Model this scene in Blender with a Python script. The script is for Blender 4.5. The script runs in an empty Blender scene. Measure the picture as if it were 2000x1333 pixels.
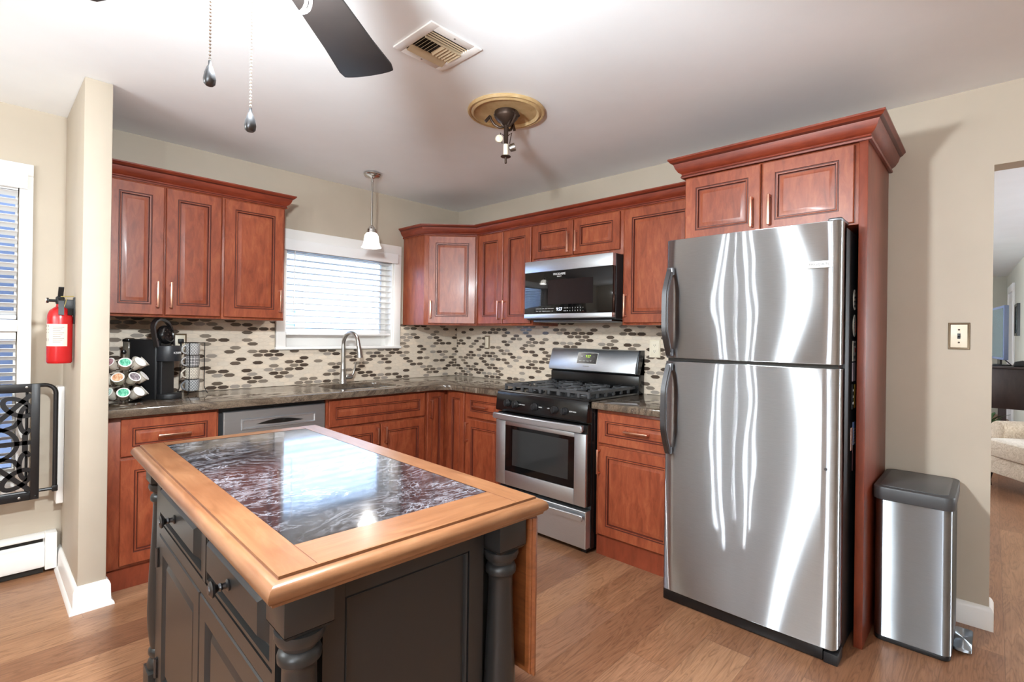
import bpy, bmesh, math, random
from mathutils import Vector, Matrix

# ------------------------------------------------------------------ camera, world, lights, exposure
SC = bpy.context.scene
COL = SC.collection
PI = math.pi
H = 2.473            # ceiling height


def make_camera():
    cd = bpy.data.cameras.new('camera')
    cam = bpy.data.objects.new('camera', cd)
    COL.objects.link(cam)
    yaw, pit, rol = math.radians(43.0435), math.radians(-0.097), math.radians(0.7911)
    fw = Vector((math.cos(yaw) * math.cos(pit), math.sin(yaw) * math.cos(pit), -math.sin(pit)))
    r = Vector((math.sin(yaw), -math.cos(yaw), 0))
    u = r.cross(fw)
    r2 = math.cos(rol) * r + math.sin(rol) * u
    u2 = -math.sin(rol) * r + math.cos(rol) * u
    M = Matrix((r2, u2, -fw)).transposed().to_4x4()
    M.translation = Vector((-3.1404, -3.752, 1.3066))
    cam.matrix_world = M
    cd.sensor_width = 36.0
    cd.sensor_fit = 'HORIZONTAL'
    cd.lens = 990.06 * 36.0 / 2000.0
    cd.shift_x = -14.57 / 2000.0
    cd.shift_y = -13.75 / 2000.0
    cd.clip_start = 0.02
    cd.clip_end = 100
    SC.camera = cam


make_camera()

SC.view_settings.view_transform = 'Standard'
SC.view_settings.look = 'None'
SC.view_settings.gamma = 1.0
SC.view_settings.use_curve_mapping = False
SC.view_settings.exposure = 0.18
SC.cycles.use_denoising = True
SC.cycles.max_bounces = 10
SC.cycles.diffuse_bounces = 5
SC.cycles.sample_clamp_indirect = 6.0
SC.cycles.caustics_reflective = False
SC.cycles.caustics_refractive = False

world = bpy.data.worlds.new('sky')
SC.world = world
world.use_nodes = True
bg = world.node_tree.nodes['Background']
bg.inputs[0].default_value = (0.78, 0.89, 1.0, 1)
bg.inputs[1].default_value = 17.0


def area(name, loc, size, power, color, direction):
    ld = bpy.data.lights.new(name, 'AREA')
    ld.shape = 'RECTANGLE'
    ld.size, ld.size_y = size
    ld.energy = power
    ld.color = color
    o = bpy.data.objects.new(name, ld)
    COL.objects.link(o)
    o.location = loc
    o.rotation_euler = Vector(direction).to_track_quat('-Z', 'Y').to_euler()
    return o


def bulb(name, loc, power, color=(1, 0.97, 0.93), radius=0.04):
    ld = bpy.data.lights.new(name, 'POINT')
    ld.energy = power
    ld.color = color
    ld.shadow_soft_size = radius
    o = bpy.data.objects.new(name, ld)
    COL.objects.link(o)
    o.location = loc
    return o


# fill lamp outside the unseen left window, added in place of daylight
area('added_fill_left', (-5.72, -4.5, 1.45), (0.9, 1.1), 12, (0.97, 0.98, 1.0), (1, 0, 0))
# daylight in the living room past the opening
area('daylight_living', (5.0, 0.35, 1.45), (1.5, 1.2), 90, (0.93, 0.96, 1.0), (0, -1, 0))
area('daylight_living_front', (2.2, -6.9, 1.45), (1.1, 1.2), 40, (0.95, 0.97, 1.0), (0, 1, 0))
# lamps: fan light kit, dining chandelier, pendant over the sink
FAN = Vector((-2.80, -2.735, 2.1))
bulb('fan_bulb_light', (FAN.x, FAN.y, 1.985), 235, (0.885, 0.96, 1.0), radius=0.06)
CHD = Vector((-4.4, -1.55, 1.60))
for k in range(5):
    a = k * 2 * PI / 5 + 0.3
    bulb('chandelier_bulb_light', (CHD.x + 0.3 * math.cos(a), CHD.y + 0.3 * math.sin(a), CHD.z + 0.1), 15, (0.885, 0.96, 1.0), radius=0.03)
FILL = Vector((-4.9, -4.9, 0))  # unseen uplight added behind the camera to brighten the ceiling
bulb('fill_lamp_light', (FILL.x, FILL.y, 1.80), 150, (0.885, 0.96, 1.0), radius=0.06)
PEN = Vector((-1.18, -0.43, 0))
bulb('pendant_bulb_light', (PEN.x, PEN.y, 1.965), 17.0, radius=0.025)


# ------------------------------------------------------------------ materials
def lin(c):
    f = lambda v: v / 12.92 if v <= 0.04045 else ((v + 0.055) / 1.055) ** 2.4
    return tuple(f(x / 255.0) for x in c)


def C4(c):
    return (*lin(c), 1.0)


class NT:
    def __init__(s, m):
        s.m = m
        s.t = m.node_tree
        s.p = s.t.nodes['Principled BSDF']

    def n(s, typ, **kw):
        nd = s.t.nodes.new(typ)
        for k, v in kw.items():
            if k.startswith('i_'):
                nd.inputs[k[2:].replace('_', ' ')].default_value = v
            else:
                setattr(nd, k, v)
        return nd

    def l(s, a, b):
        s.t.links.new(a, b)

    def math(s, op, a, b=None, c=None, clamp=False):
        nd = s.t.nodes.new('ShaderNodeMath')
        nd.operation = op
        nd.use_clamp = clamp
        for i, v in enumerate((a, b, c)):
            if v is None:
                continue
            if isinstance(v, (int, float)):
                nd.inputs[i].default_value = v
            else:
                s.l(v, nd.inputs[i])
        return nd.outputs[0]

    def coords(s, scale=(1, 1, 1), rot=(0, 0, 0), rnd=False, src='Object'):
        tc = s.n('ShaderNodeTexCoord')
        mp = s.n('ShaderNodeMapping')
        mp.inputs['Scale'].default_value = scale
        mp.inputs['Rotation'].default_value = rot
        s.l(tc.outputs[src], mp.inputs['Vector'])
        if rnd:
            oi = s.n('ShaderNodeObjectInfo')
            mu = s.n('ShaderNodeVectorMath', operation='SCALE')
            cx = s.n('ShaderNodeCombineXYZ')
            for i in range(3):
                s.l(oi.outputs['Random'], cx.inputs[i])
            s.l(cx.outputs[0], mu.inputs[0])
            mu.inputs['Scale'].default_value = 37.0
            s.l(mu.outputs[0], mp.inputs['Location'])
        return mp.outputs[0]

    def noise(s, vec, scale=5, detail=4, rough=0.55, dist=0.0):
        nd = s.n('ShaderNodeTexNoise')
        nd.inputs['Scale'].default_value = scale
        nd.inputs['Detail'].default_value = detail
        nd.inputs['Roughness'].default_value = rough
        nd.inputs['Distortion'].default_value = dist
        s.l(vec, nd.inputs['Vector'])
        return nd.outputs['Fac']

    def ramp(s, fac, stops, interp='LINEAR'):
        nd = s.n('ShaderNodeValToRGB')
        cr = nd.color_ramp
        cr.interpolation = interp
        while len(cr.elements) < len(stops):
            cr.elements.new(0.5)
        for e, (p, c) in zip(cr.elements, stops):
            e.position = p
            e.color = c if len(c) == 4 else C4(c)
        s.l(fac, nd.inputs['Fac'])
        return nd.outputs['Color']

    def mix(s, fac, a, b, mode='MIX'):
        nd = s.n('ShaderNodeMix', data_type='RGBA', blend_type=mode)
        for sock, v in ((nd.inputs[0], fac), (nd.inputs[6], a), (nd.inputs[7], b)):
            if isinstance(v, (int, float)):
                sock.default_value = v
            elif isinstance(v, tuple):
                sock.default_value = v if len(v) == 4 else C4(v)
            else:
                s.l(v, sock)
        return nd.outputs[2]

    def bump(s, hgt, strength=0.2, dist=0.01):
        b = s.n('ShaderNodeBump')
        b.inputs['Strength'].default_value = strength
        b.inputs['Distance'].default_value = dist
        s.l(hgt, b.inputs['Height'])
        s.l(b.outputs[0], s.p.inputs['Normal'])


def mat(name, color=(200, 200, 200), rough=0.5, metal=0.0, **kw):
    m = bpy.data.materials.new(name)
    m.use_nodes = True
    t = NT(m)
    t.p.inputs['Base Color'].default_value = C4(color)
    t.p.inputs['Roughness'].default_value = rough
    t.p.inputs['Metallic'].default_value = metal
    for k, v in kw.items():
        t.p.inputs[k.replace('_', ' ')].default_value = v
    return m, t


def paint(name, color, rough=0.55, var=0.04, scale=3.0):
    """painted surface with faint roller unevenness"""
    m, t = mat(name, color, rough)
    n = t.noise(t.coords(), scale, 5)
    c = lin(color)
    lo = tuple(x * (1 - var) for x in c) + (1,)
    hi = tuple(min(1, x * (1 + var)) for x in c) + (1,)
    t.l(t.ramp(n, [(0.3, lo), (0.7, hi)]), t.p.inputs['Base Color'])
    t.bump(t.noise(t.coords(), 180, 2), 0.05, 0.002)
    return m


def wood(name, cols, grain=(5, 5, 1.3), rough=0.40, coat=0.08, blotch=2.2):
    m, t = mat(name, cols[1], rough)
    v = t.coords(scale=grain, rnd=True)
    g = t.noise(v, 6, 6, 0.65, 0.6)
    base = t.ramp(g, [(0.28, cols[0]), (0.5, cols[1]), (0.74, cols[2])])
    b = t.noise(t.coords(scale=(1, 1, .6), rnd=True), blotch, 3, 0.6, 0.4)
    bl = t.ramp(b, [(0.34, (0.74, 0.64, 0.60, 1)), (0.62, (1, 1, 1, 1))])
    t.l(t.mix(0.9, base, bl, 'MULTIPLY'), t.p.inputs['Base Color'])
    t.p.inputs['Coat Weight'].default_value = coat
    t.p.inputs['Coat Roughness'].default_value = 0.15
    t.bump(g, 0.04, 0.002)
    return m


def steel(name, color=(190, 190, 192), rough=0.30, grain=(1, 4, 240), aniso=0.0, wavy=0.0, rot=0.25):
    """brushed steel: fine horizontal grain"""
    m, t = mat(name, color, rough, 1.0)
    v = t.coords(scale=grain)
    n = t.noise(v, 6, 4, 0.7)
    c = lin(color)
    t.l(t.ramp(n, [(0.25, tuple(x * 0.88 for x in c) + (1,)), (0.75, tuple(min(1, x * 1.1) for x in c) + (1,))]),
        t.p.inputs['Base Color'])
    if aniso:
        t.p.inputs['Anisotropic'].default_value = aniso
        t.p.inputs['Anisotropic Rotation'].default_value = rot
        tg = t.n('ShaderNodeTangent', direction_type='RADIAL', axis='Z')
        t.l(tg.outputs[0], t.p.inputs['Tangent'])
    if wavy:
        w = t.noise(t.coords(scale=(1, 2.2, 1.1)), 2.4, 1, 0.4)
        t.bump(w, wavy, 0.05)
    return m


M = {}
M['wall'] = paint('beige_wall_paint', (184, 172, 155), 0.6)
M['living_wall'] = paint('living_wall_paint', (196, 194, 180), 0.6)
M['ceiling'] = paint('white_ceiling_paint', (243, 246, 249), 0.7, 0.02)
M['trim'] = paint('white_trim_paint', (240, 238, 235), 0.35, 0.02)
M['blind'] = mat('white_blind_vinyl', (244, 244, 244), 0.4)[0]
M['cherry'] = wood('cherry_wood', [(116, 52, 30), (143, 70, 43), (163, 92, 58)])
M['cherry_flat'] = wood('cherry_wood_horizontal', [(116, 52, 30), (143, 70, 43), (163, 92, 58)], grain=(1.2, 1.2, 9))
M['glaze'] = mat('dark_glaze_in_grooves', (80, 31, 20), 0.45)[0]
M['cherry_crown'] = wood('cherry_crown_wood', [(104, 39, 23), (123, 49, 28), (138, 60, 35)], grain=(1.5, 1.5, 9))
M['panel_red'] = wood('cherry_end_panel', [(116, 51, 31), (132, 61, 38), (144, 69, 45)])
M['copper'] = mat('rose_gold_metal', (226, 172, 148), 0.28, 1.0)[0]
M['steel'] = steel('brushed_steel', (206, 212, 218), 0.40)


def streak_steel(name, color, rough, aniso, wavy):
    """horizontally brushed sheet: lamps stretch into upright streaks"""
    m = bpy.data.materials.new(name)
    m.use_nodes = True
    t = NT(m)
    g = t.n('ShaderNodeBsdfAnisotropic')
    g.distribution = 'BECKMANN'
    g.inputs['Roughness'].default_value = rough
    g.inputs['Anisotropy'].default_value = aniso
    g.inputs['Rotation'].default_value = 0.0
    c = lin(color)
    n = t.noise(t.coords(scale=(1, 4, 240)), 6, 4, 0.7)
    t.l(t.ramp(n, [(0.25, tuple(x * 0.9 for x in c) + (1,)), (0.75, tuple(min(1, x * 1.08) for x in c) + (1,))]), g.inputs['Color'])
    tg = t.n('ShaderNodeTangent', direction_type='RADIAL', axis='Z')
    t.l(tg.outputs[0], g.inputs['Tangent'])
    w = t.noise(t.coords(scale=(1, 2.2, 1.1)), 2.4, 1, 0.4)
    b = t.n('ShaderNodeBump')
    b.inputs['Strength'].default_value = wavy
    b.inputs['Distance'].default_value = 0.05
    t.l(w, b.inputs['Height'])
    t.l(b.outputs[0], g.inputs['Normal'])
    g2 = t.n('ShaderNodeBsdfAnisotropic')
    g2.inputs['Roughness'].default_value = 0.38
    g2.inputs['Anisotropy'].default_value = 0.9
    t.l(g.inputs['Color'].links[0].from_socket, g2.inputs['Color'])
    t.l(tg.outputs[0], g2.inputs['Tangent'])
    mx = t.n('ShaderNodeMixShader')
    mx.inputs[0].default_value = 0.45
    t.l(g.outputs[0], mx.inputs[1])
    t.l(g2.outputs[0], mx.inputs[2])
    t.l(mx.outputs[0], m.node_tree.nodes['Material Output'].inputs['Surface'])
    return m


M['fridge_steel'] = streak_steel('fridge_brushed_steel', (214, 218, 222), 0.22, 0.98, 0.03)
M['can_steel'] = streak_steel('bin_brushed_steel', (172, 178, 184), 0.46, 0.85, 0.015)
M['dark_steel'] = steel('dark_steel', (110, 111, 114), 0.36)
M['mid_steel'] = steel('grey_steel', (178, 182, 186), 0.42)
M['chrome'] = mat('polished_nickel', (205, 203, 200), 0.16, 1.0)[0]
M['nickel'] = mat('brushed_nickel', (176, 172, 166), 0.3, 1.0)[0]
M['black'] = mat('black_enamel', (16, 16, 17), 0.22)[0]
M['black_matte'] = mat('black_matte_plastic', (22, 22, 24), 0.5)[0]
M['black_glass'] = mat('black_glass', (9, 9, 10), 0.06)[0]
M['iron'] = mat('cast_iron', (66, 67, 69), 0.4)[0]
M['black_metal'] = mat('black_powder_coated_metal', (17, 15, 17), 0.4)[0]
M['bronze'] = mat('dark_bronze', (72, 58, 50), 0.42, 0.7)[0]
M['fan_blade'] = wood('dark_walnut_blade', [(19, 14, 12), (24, 18, 16), (30, 23, 20)], grain=(2, 2, 2), rough=0.6, coat=0.0)
M['cream'] = mat('cream_plastic', (232, 222, 200), 0.4)[0]
M['white_plastic'] = mat('white_plastic', (238, 236, 232), 0.35)[0]
M['paper'] = mat('white_paper', (204, 196, 183), 0.7)[0]
M['ink'] = mat('dark_ink', (40, 38, 38), 0.6)[0]
M['grey_ink'] = mat('grey_ink', (150, 146, 140), 0.6)[0]
M['white_ink'] = mat('white_print', (225, 225, 225), 0.5)[0]
M['red_paint'] = mat('red_enamel', (172, 16, 20), 0.25)[0]
M['yellow'] = mat('yellow_plastic', (222, 176, 40), 0.5)[0]
M['grey_paint'] = paint('charcoal_cart_paint', (37, 37, 37), 0.36, 0.05)
M['pewter'] = mat('dark_pewter', (88, 88, 90), 0.32, 0.9)[0]
M['glass'] = mat('window_glass', (255, 255, 255), 0.0, Transmission_Weight=1.0, IOR=1.05)[0]
M['clear_plastic'] = mat('clear_tank_plastic', (150, 145, 135), 0.1, Transmission_Weight=0.75, IOR=1.3)[0]
M['siding'] = mat('pale_blue_siding', (158, 178, 204), 0.7)[0]
M['ground'] = mat('pale_concrete', (196, 198, 198), 0.8)[0]
M['sky_block'] = mat('sky_block_blue', (150, 165, 196), 0.8)[0]  # for the enclosure added to dim the dining window
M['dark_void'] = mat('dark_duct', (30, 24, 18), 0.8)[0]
M['vent_metal'] = mat('aged_vent_metal', (196, 176, 146), 0.5)[0]
M['espresso'] = wood('espresso_wood', [(46, 32, 32), (54, 39, 38), (62, 46, 44)], rough=0.4)
M['leaf'] = mat('green_leaf', (52, 78, 44), 0.5)[0]
M['screen'] = mat('screen_glass', (96, 118, 124), 0.12)[0]
M['skin_white'] = mat('glazed_ceramic_white', (222, 216, 206), 0.25)[0]


def emis(name, color, strength):
    m, t = mat(name, color, 0.4)
    t.p.inputs['Emission Color'].default_value = C4(color)
    t.p.inputs['Emission Strength'].default_value = strength
    return m


M['lamp_glass'] = emis('lit_bulb_glass', (255, 248, 236), 4.0)


def frosted():
    m = bpy.data.materials.new('frosted_white_glass')
    m.use_nodes = True
    t = m.node_tree
    p = t.nodes['Principled BSDF']
    p.inputs['Base Color'].default_value = (.9, .9, .88, 1)
    p.inputs['Roughness'].default_value = .25
    tr = t.nodes.new('ShaderNodeBsdfTranslucent')
    tr.inputs[0].default_value = (.95, .94, .92, 1)
    mx = t.nodes.new('ShaderNodeMixShader')
    mx.inputs[0].default_value = .6
    t.links.new(p.outputs[0], mx.inputs[1])
    t.links.new(tr.outputs[0], mx.inputs[2])
    t.links.new(mx.outputs[0], t.nodes['Material Output'].inputs[0])
    return m


M['frosted'] = frosted()
M['lcd_green'] = emis('green_display_digits', (170, 210, 60), 0.9)
M['lcd_white'] = emis('white_display_digits', (225, 235, 255), 1.6)


def floor_mat():
    m, t = mat('oak_laminate_planks', (190, 150, 114), 0.36)
    tc = t.n('ShaderNodeTexCoord')
    sp = t.n('ShaderNodeSeparateXYZ')
    t.l(tc.outputs['Object'], sp.inputs[0])
    x, y = sp.outputs[0], sp.outputs[1]
    W, L = 0.19, 1.22
    yv = t.math('DIVIDE', y, W)
    row = t.math('FLOOR', yv)
    wn = t.n('ShaderNodeTexWhiteNoise', noise_dimensions='1D')
    t.l(row, wn.inputs['W'])
    xv = t.math('ADD', t.math('DIVIDE', x, L), wn.outputs['Value'])
    colm = t.math('FLOOR', xv)
    cb = t.n('ShaderNodeCombineXYZ')
    t.l(row, cb.inputs[0]); t.l(colm, cb.inputs[1])
    w2 = t.n('ShaderNodeTexWhiteNoise', noise_dimensions='2D')
    t.l(cb.outputs[0], w2.inputs['Vector'])
    # grain, shifted per plank, long in x
    gx = t.n('ShaderNodeCombineXYZ')
    t.l(t.math('MULTIPLY_ADD', w2.outputs['Value'], 40.0, t.math('MULTIPLY', x, 1.0)), gx.inputs[0])
    t.l(t.math('MULTIPLY', y, 7.5), gx.inputs[1])
    t.l(t.math('MULTIPLY', w2.outputs['Value'], 90.0), gx.inputs[2])
    n1 = t.noise(gx.outputs[0], 2.2, 3, 0.5, 0.8)
    rings = t.math('FRACT', t.math('MULTIPLY', n1, 9.0))
    rings = t.math('ABSOLUTE', t.math('SUBTRACT', rings, 0.5))
    fx = t.n('ShaderNodeCombineXYZ')
    t.l(t.math('MULTIPLY', x, 4.0), fx.inputs[0]); t.l(t.math('MULTIPLY', y, 95.0), fx.inputs[1]); t.l(w2.outputs['Value'], fx.inputs[2])
    fine = t.noise(fx.outputs[0], 2.0, 4, 0.65)
    base = t.ramp(w2.outputs['Value'], [(0.0, (134, 94, 69)), (0.4, (153, 111, 82)), (0.75, (166, 125, 94)), (1.0, (143, 104, 80))])
    r1 = t.ramp(rings, [(0.0, (0.66, 0.60, 0.55, 1)), (0.16, (0.92, 0.90, 0.88, 1)), (0.5, (1.08, 1.06, 1.04, 1))])
    c = t.mix(0.8, base, r1, 'MULTIPLY')
    r2 = t.ramp(fine, [(0.3, (0.72, 0.68, 0.64, 1)), (0.6, (1.05, 1.05, 1.05, 1))])
    c = t.mix(0.8, c, r2, 'MULTIPLY')
    n3 = t.noise(gx.outputs[0], 0.9, 2, 0.5)
    c = t.mix(0.6, c, t.ramp(n3, [(0.35, (0.80, 0.74, 0.70, 1)), (0.6, (1, 1, 1, 1))]), 'MULTIPLY')
    # seams
    ey = t.math('ABSOLUTE', t.math('SUBTRACT', t.math('FRACT', yv), 0.5))
    ex = t.math('ABSOLUTE', t.math('SUBTRACT', t.math('FRACT', xv), 0.5))
    seam = t.math('MAXIMUM', t.math('GREATER_THAN', ey, 0.494), t.math('GREATER_THAN', ex, 0.4992))
    c = t.mix(t.math('MULTIPLY', seam, 0.45), c, (84, 60, 44))
    t.l(c, t.p.inputs['Base Color'])
    t.bump(t.math('SUBTRACT', fine, seam), 0.12, 0.002)
    return m


def tile_mat(name, axis):
    """elongated hexagon mosaic in brick-offset rows, cream with brown and grey glass"""
    m, t = mat(name, (215, 200, 180), 0.3)
    tc = t.n('ShaderNodeTexCoord')
    sp = t.n('ShaderNodeSeparateXYZ')
    t.l(tc.outputs['Object'], sp.inputs[0])
    u = sp.outputs[0] if axis == 'x' else sp.outputs[1]
    z = sp.outputs[2]
    PW, PH = 0.0720, 0.0262
    rv = t.math('DIVIDE', z, PH)
    row = t.math('FLOOR', rv)
    off = t.math('MULTIPLY', t.math('MODULO', row, 2.0), 0.5)
    uv = t.math('ADD', t.math('DIVIDE', u, PW), off)
    colm = t.math('FLOOR', uv)
    lu = t.math('ABSOLUTE', t.math('SUBTRACT', t.math('FRACT', uv), 0.5))      # 0..0.5
    lv = t.math('ABSOLUTE', t.math('SUBTRACT', t.math('FRACT', rv), 0.5))
    # hexagon with softened ends
    a = t.math('MULTIPLY_ADD', t.math('POWER', t.math('MULTIPLY', lv, 2.0), 1.7), 0.30, lu)
    inside = t.math('MULTIPLY', t.math('LESS_THAN', a, 0.478), t.math('LESS_THAN', lv, 0.452))
    cb = t.n('ShaderNodeCombineXYZ')
    t.l(row, cb.inputs[0]); t.l(colm, cb.inputs[1]); cb.inputs[2].default_value = 3.0 if axis == 'x' else 9.0
    wn = t.n('ShaderNodeTexWhiteNoise', noise_dimensions='3D')
    t.l(cb.outputs[0], wn.inputs['Vector'])
    rnd = wn.outputs['Value']
    ss = t.n('ShaderNodeSeparateXYZ')
    t.l(wn.outputs['Color'], ss.inputs[0])
    marble = t.noise(t.coords(scale=(1, 1, 3.0)), 26, 4, 0.6, 0.8)
    cream = t.ramp(ss.outputs[0], [(0.0, (206, 190, 170)), (0.5, (224, 209, 190)), (1.0, (214, 202, 186))])
    cream = t.mix(0.6, cream, t.ramp(marble, [(0.3, (0.86, 0.83, 0.80, 1)), (0.65, (1.04, 1.03, 1.02, 1))]), 'MULTIPLY')
    dark = t.ramp(rnd, [(0.0, (76, 64, 55)), (0.17, (98, 86, 75)), (0.29, (130, 118, 106)), (0.38, (156, 146, 136))], 'CONSTANT')
    isd = t.math('LESS_THAN', rnd, 0.45)
    dsel = t.math('MULTIPLY', isd, inside)
    c = t.mix(dsel, cream, dark)
    # rim shading inside dark tiles is the glass edge, grout between cream tiles is a faint line
    grout = t.math('MULTIPLY', t.math('SUBTRACT', 1.0, inside), 0.30)
    c = t.mix(grout, c, (196, 182, 163))
    t.l(c, t.p.inputs['Base Color'])
    t.l(t.math('MULTIPLY_ADD', dsel, -0.18, 0.34), t.p.inputs['Roughness'])
    t.bump(inside, 0.25, 0.0015)
    return m


def granite_mat():
    m, t = mat('brown_granite', (90, 78, 66), 0.10)
    v = t.coords(scale=(1.0, 2.2, 1.4), rot=(0, 0, 0.75))
    w = t.noise(v, 3.2, 7, 0.68, 1.6)
    c = t.ramp(w, [(0.25, (44, 36, 32)), (0.42, (84, 72, 61)), (0.52, (112, 98, 84)), (0.60, (72, 61, 53)), (0.68, (150, 136, 122)), (0.8, (66, 56, 49))])
    f = t.noise(t.coords(), 160, 3, 0.7)
    c = t.mix(0.6, c, t.ramp(f, [(0.35, (0.55, 0.53, 0.52, 1)), (0.62, (1.18, 1.16, 1.14, 1))]), 'MULTIPLY')
    t.l(c, t.p.inputs['Base Color'])
    t.p.inputs['Coat Weight'].default_value = 0.25
    t.p.inputs['Coat Roughness'].default_value = 0.06
    return m


def marble_mat():
    m, t = mat('black_marble_inlay', (20, 20, 24), 0.09)
    v = t.coords(scale=(1.2, 1.9, 1))
    wob = t.noise(v, 2.6, 5, 0.6, 0.4)
    veins = []
    for sc_, w_, off in ((3.0, 0.018, 0.5), (5.5, 0.022, 0.46), (9.0, 0.016, 0.54)):
        n = t.noise(v, sc_, 7, 0.66, 1.9)
        d = t.math('ABSOLUTE', t.math('SUBTRACT', n, off))
        veins.append(t.math('SUBTRACT', 1.0, t.math('DIVIDE', d, w_), clamp=True))
    s = t.math('MAXIMUM', veins[0], t.math('MULTIPLY', veins[1], 0.7))
    s = t.math('MAXIMUM', s, t.math('MULTIPLY', veins[2], 0.45))
    patch = t.math('SUBTRACT', t.math('MULTIPLY', wob, 2.6), 0.75, clamp=True)
    s = t.math('MULTIPLY', s, patch, clamp=True)
    haze = t.math('MULTIPLY', patch, 0.03)
    s = t.math('ADD', t.math('MULTIPLY', s, 0.75), haze, clamp=True)
    t.l(t.mix(s, (15, 15, 19), (186, 186, 196)), t.p.inputs['Base Color'])
    t.p.inputs['IOR'].default_value = 1.75
    t.p.inputs['Coat Weight'].default_value = 0.5
    t.p.inputs['Coat Roughness'].default_value = 0.05
    return m


M['floor'] = floor_mat()
M['tile_x'] = tile_mat('mosaic_tile_back', 'x')
M['tile_y'] = tile_mat('mosaic_tile_right', 'y')
M['granite'] = granite_mat()
M['marble'] = marble_mat()
M['butcher'] = wood('honey_wood_lengthwise', [(108, 71, 44), (124, 84, 55), (138, 98, 68)], grain=(10, 1.2, 10), rough=0.3)
M['butcher_x'] = wood('honey_wood_crosswise', [(108, 71, 44), (124, 84, 55), (138, 98, 68)], grain=(1.2, 10, 10), rough=0.3)
M['leaf_wood'] = wood('aged_leaf_wood', [(118, 68, 34), (142, 84, 46), (158, 98, 56)], grain=(8, 1.5, 8), rough=0.35)
M['wood_seam'] = mat('wood_seam', (86, 48, 28), 0.6)[0]
M['medallion'] = wood('gilt_medallion_plaster', [(194, 166, 116), (208, 182, 134), (218, 196, 152)], grain=(3, 3, 3), rough=0.5, coat=0)


def upholstery():
    m, t = mat('cream_jacquard', (206, 188, 164), 0.85)
    n = t.noise(t.coords(), 14, 3, 0.5, 2.5)
    t.l(t.ramp(n, [(0.42, (188, 168, 144)), (0.5, (216, 200, 178)), (0.58, (196, 178, 154))]), t.p.inputs['Base Color'])
    t.p.inputs['Sheen Weight'].default_value = 0.3
    return m


M['upholstery'] = upholstery()


def mug_mat(name, base, ink, kind):
    m, t = mat(name, base, 0.3)
    tc = t.n('ShaderNodeTexCoord')
    sp = t.n('ShaderNodeSeparateXYZ')
    t.l(tc.outputs['Object'], sp.inputs[0])
    ang = t.math('ARCTAN2', sp.outputs[1], sp.outputs[0])
    a = t.math('MULTIPLY', ang, 16 / (2 * PI))
    z = t.math('MULTIPLY', sp.outputs[2], 1 / 0.018)
    fa = t.math('ABSOLUTE', t.math('SUBTRACT', t.math('FRACT', a), 0.5))
    fz = t.math('ABSOLUTE', t.math('SUBTRACT', t.math('FRACT', z), 0.5))
    if kind == 'diamond':
        v = t.math('ADD', fa, fz)
        k = t.math('LESS_THAN', t.math('ABSOLUTE', t.math('SUBTRACT', v, 0.5)), 0.10)
    elif kind == 'dots':
        v = t.math('ADD', t.math('MULTIPLY', fa, fa), t.math('MULTIPLY', fz, fz))
        k = t.math('LESS_THAN', t.math('ABSOLUTE', t.math('SUBTRACT', v, 0.10)), 0.07)
    elif kind == 'rings':
        v = t.math('ADD', t.math('MULTIPLY', fa, fa), t.math('MULTIPLY', fz, fz))
        k = t.math('LESS_THAN', t.math('ABSOLUTE', t.math('SUBTRACT', v, 0.13)), 0.04)
    else:
        v = t.math('FRACT', t.math('ADD', z, t.math('MULTIPLY', fa, 2.0)))
        k = t.math('LESS_THAN', v, 0.35)
    t.l(t.mix(k, base, ink), t.p.inputs['Base Color'])
    return m


# ------------------------------------------------------------------ mesh helpers
WL = {}          # world offset each object's mesh is built against


def FA(u, d, z):
    return Vector((u, -d, z))


def FB(u, d, z):
    return Vector((-d, u, z))


def FW_(u, d, z):
    return Vector((u, d, z))


def bmnew():
    return bmesh.new()


def _merge(dst, src):
    me = bpy.data.meshes.new('tmp')
    src.to_mesh(me)
    src.free()
    dst.from_mesh(me)
    bpy.data.meshes.remove(me)


def box(bm, u0, u1, d0, d1, z0, z1, F=FW_, bev=0.0, mi=0, seg=2):
    b = bmesh.new()
    vs = [b.verts.new(F(u, d, z)) for u in (u0, u1) for d in (d0, d1) for z in (z0, z1)]
    for idx in ((0, 1, 3, 2), (4, 6, 7, 5), (0, 4, 5, 1), (2, 3, 7, 6), (0, 2, 6, 4), (1, 5, 7, 3)):
        b.faces.new([vs[i] for i in idx])
    bmesh.ops.recalc_face_normals(b, faces=b.faces)
    if bev:
        bmesh.ops.bevel(b, geom=list(b.edges) + list(b.verts), offset=bev, segments=seg, affect='EDGES', profile=0.5)
    for f in b.faces:
        f.material_index = mi
    _merge(bm, b)


def rings(bm, u0, u1, z0, z1, prof, F, mis=None, cap=0):
    """nested rectangles (inset, depth) bridged into a moulded panel, back closed"""
    b = bmesh.new()
    prev = None
    for i, (ins, d) in enumerate(prof):
        s = 1 if u1 > u0 else -1
        a0, a1, b0, b1 = u0 + s * ins, u1 - s * ins, z0 + ins, z1 - ins
        q = [b.verts.new(F(a0, d, b0)), b.verts.new(F(a1, d, b0)), b.verts.new(F(a1, d, b1)), b.verts.new(F(a0, d, b1))]
        if prev is None:
            f = b.faces.new(q)
        else:
            for k in range(4):
                f = b.faces.new([prev[k], prev[(k + 1) % 4], q[(k + 1) % 4], q[k]])
                f.material_index = mis[i] if mis else 0
        prev = q
    f = b.faces.new(prev)
    f.material_index = cap
    bmesh.ops.recalc_face_normals(b, faces=b.faces)
    _merge(bm, b)


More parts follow.
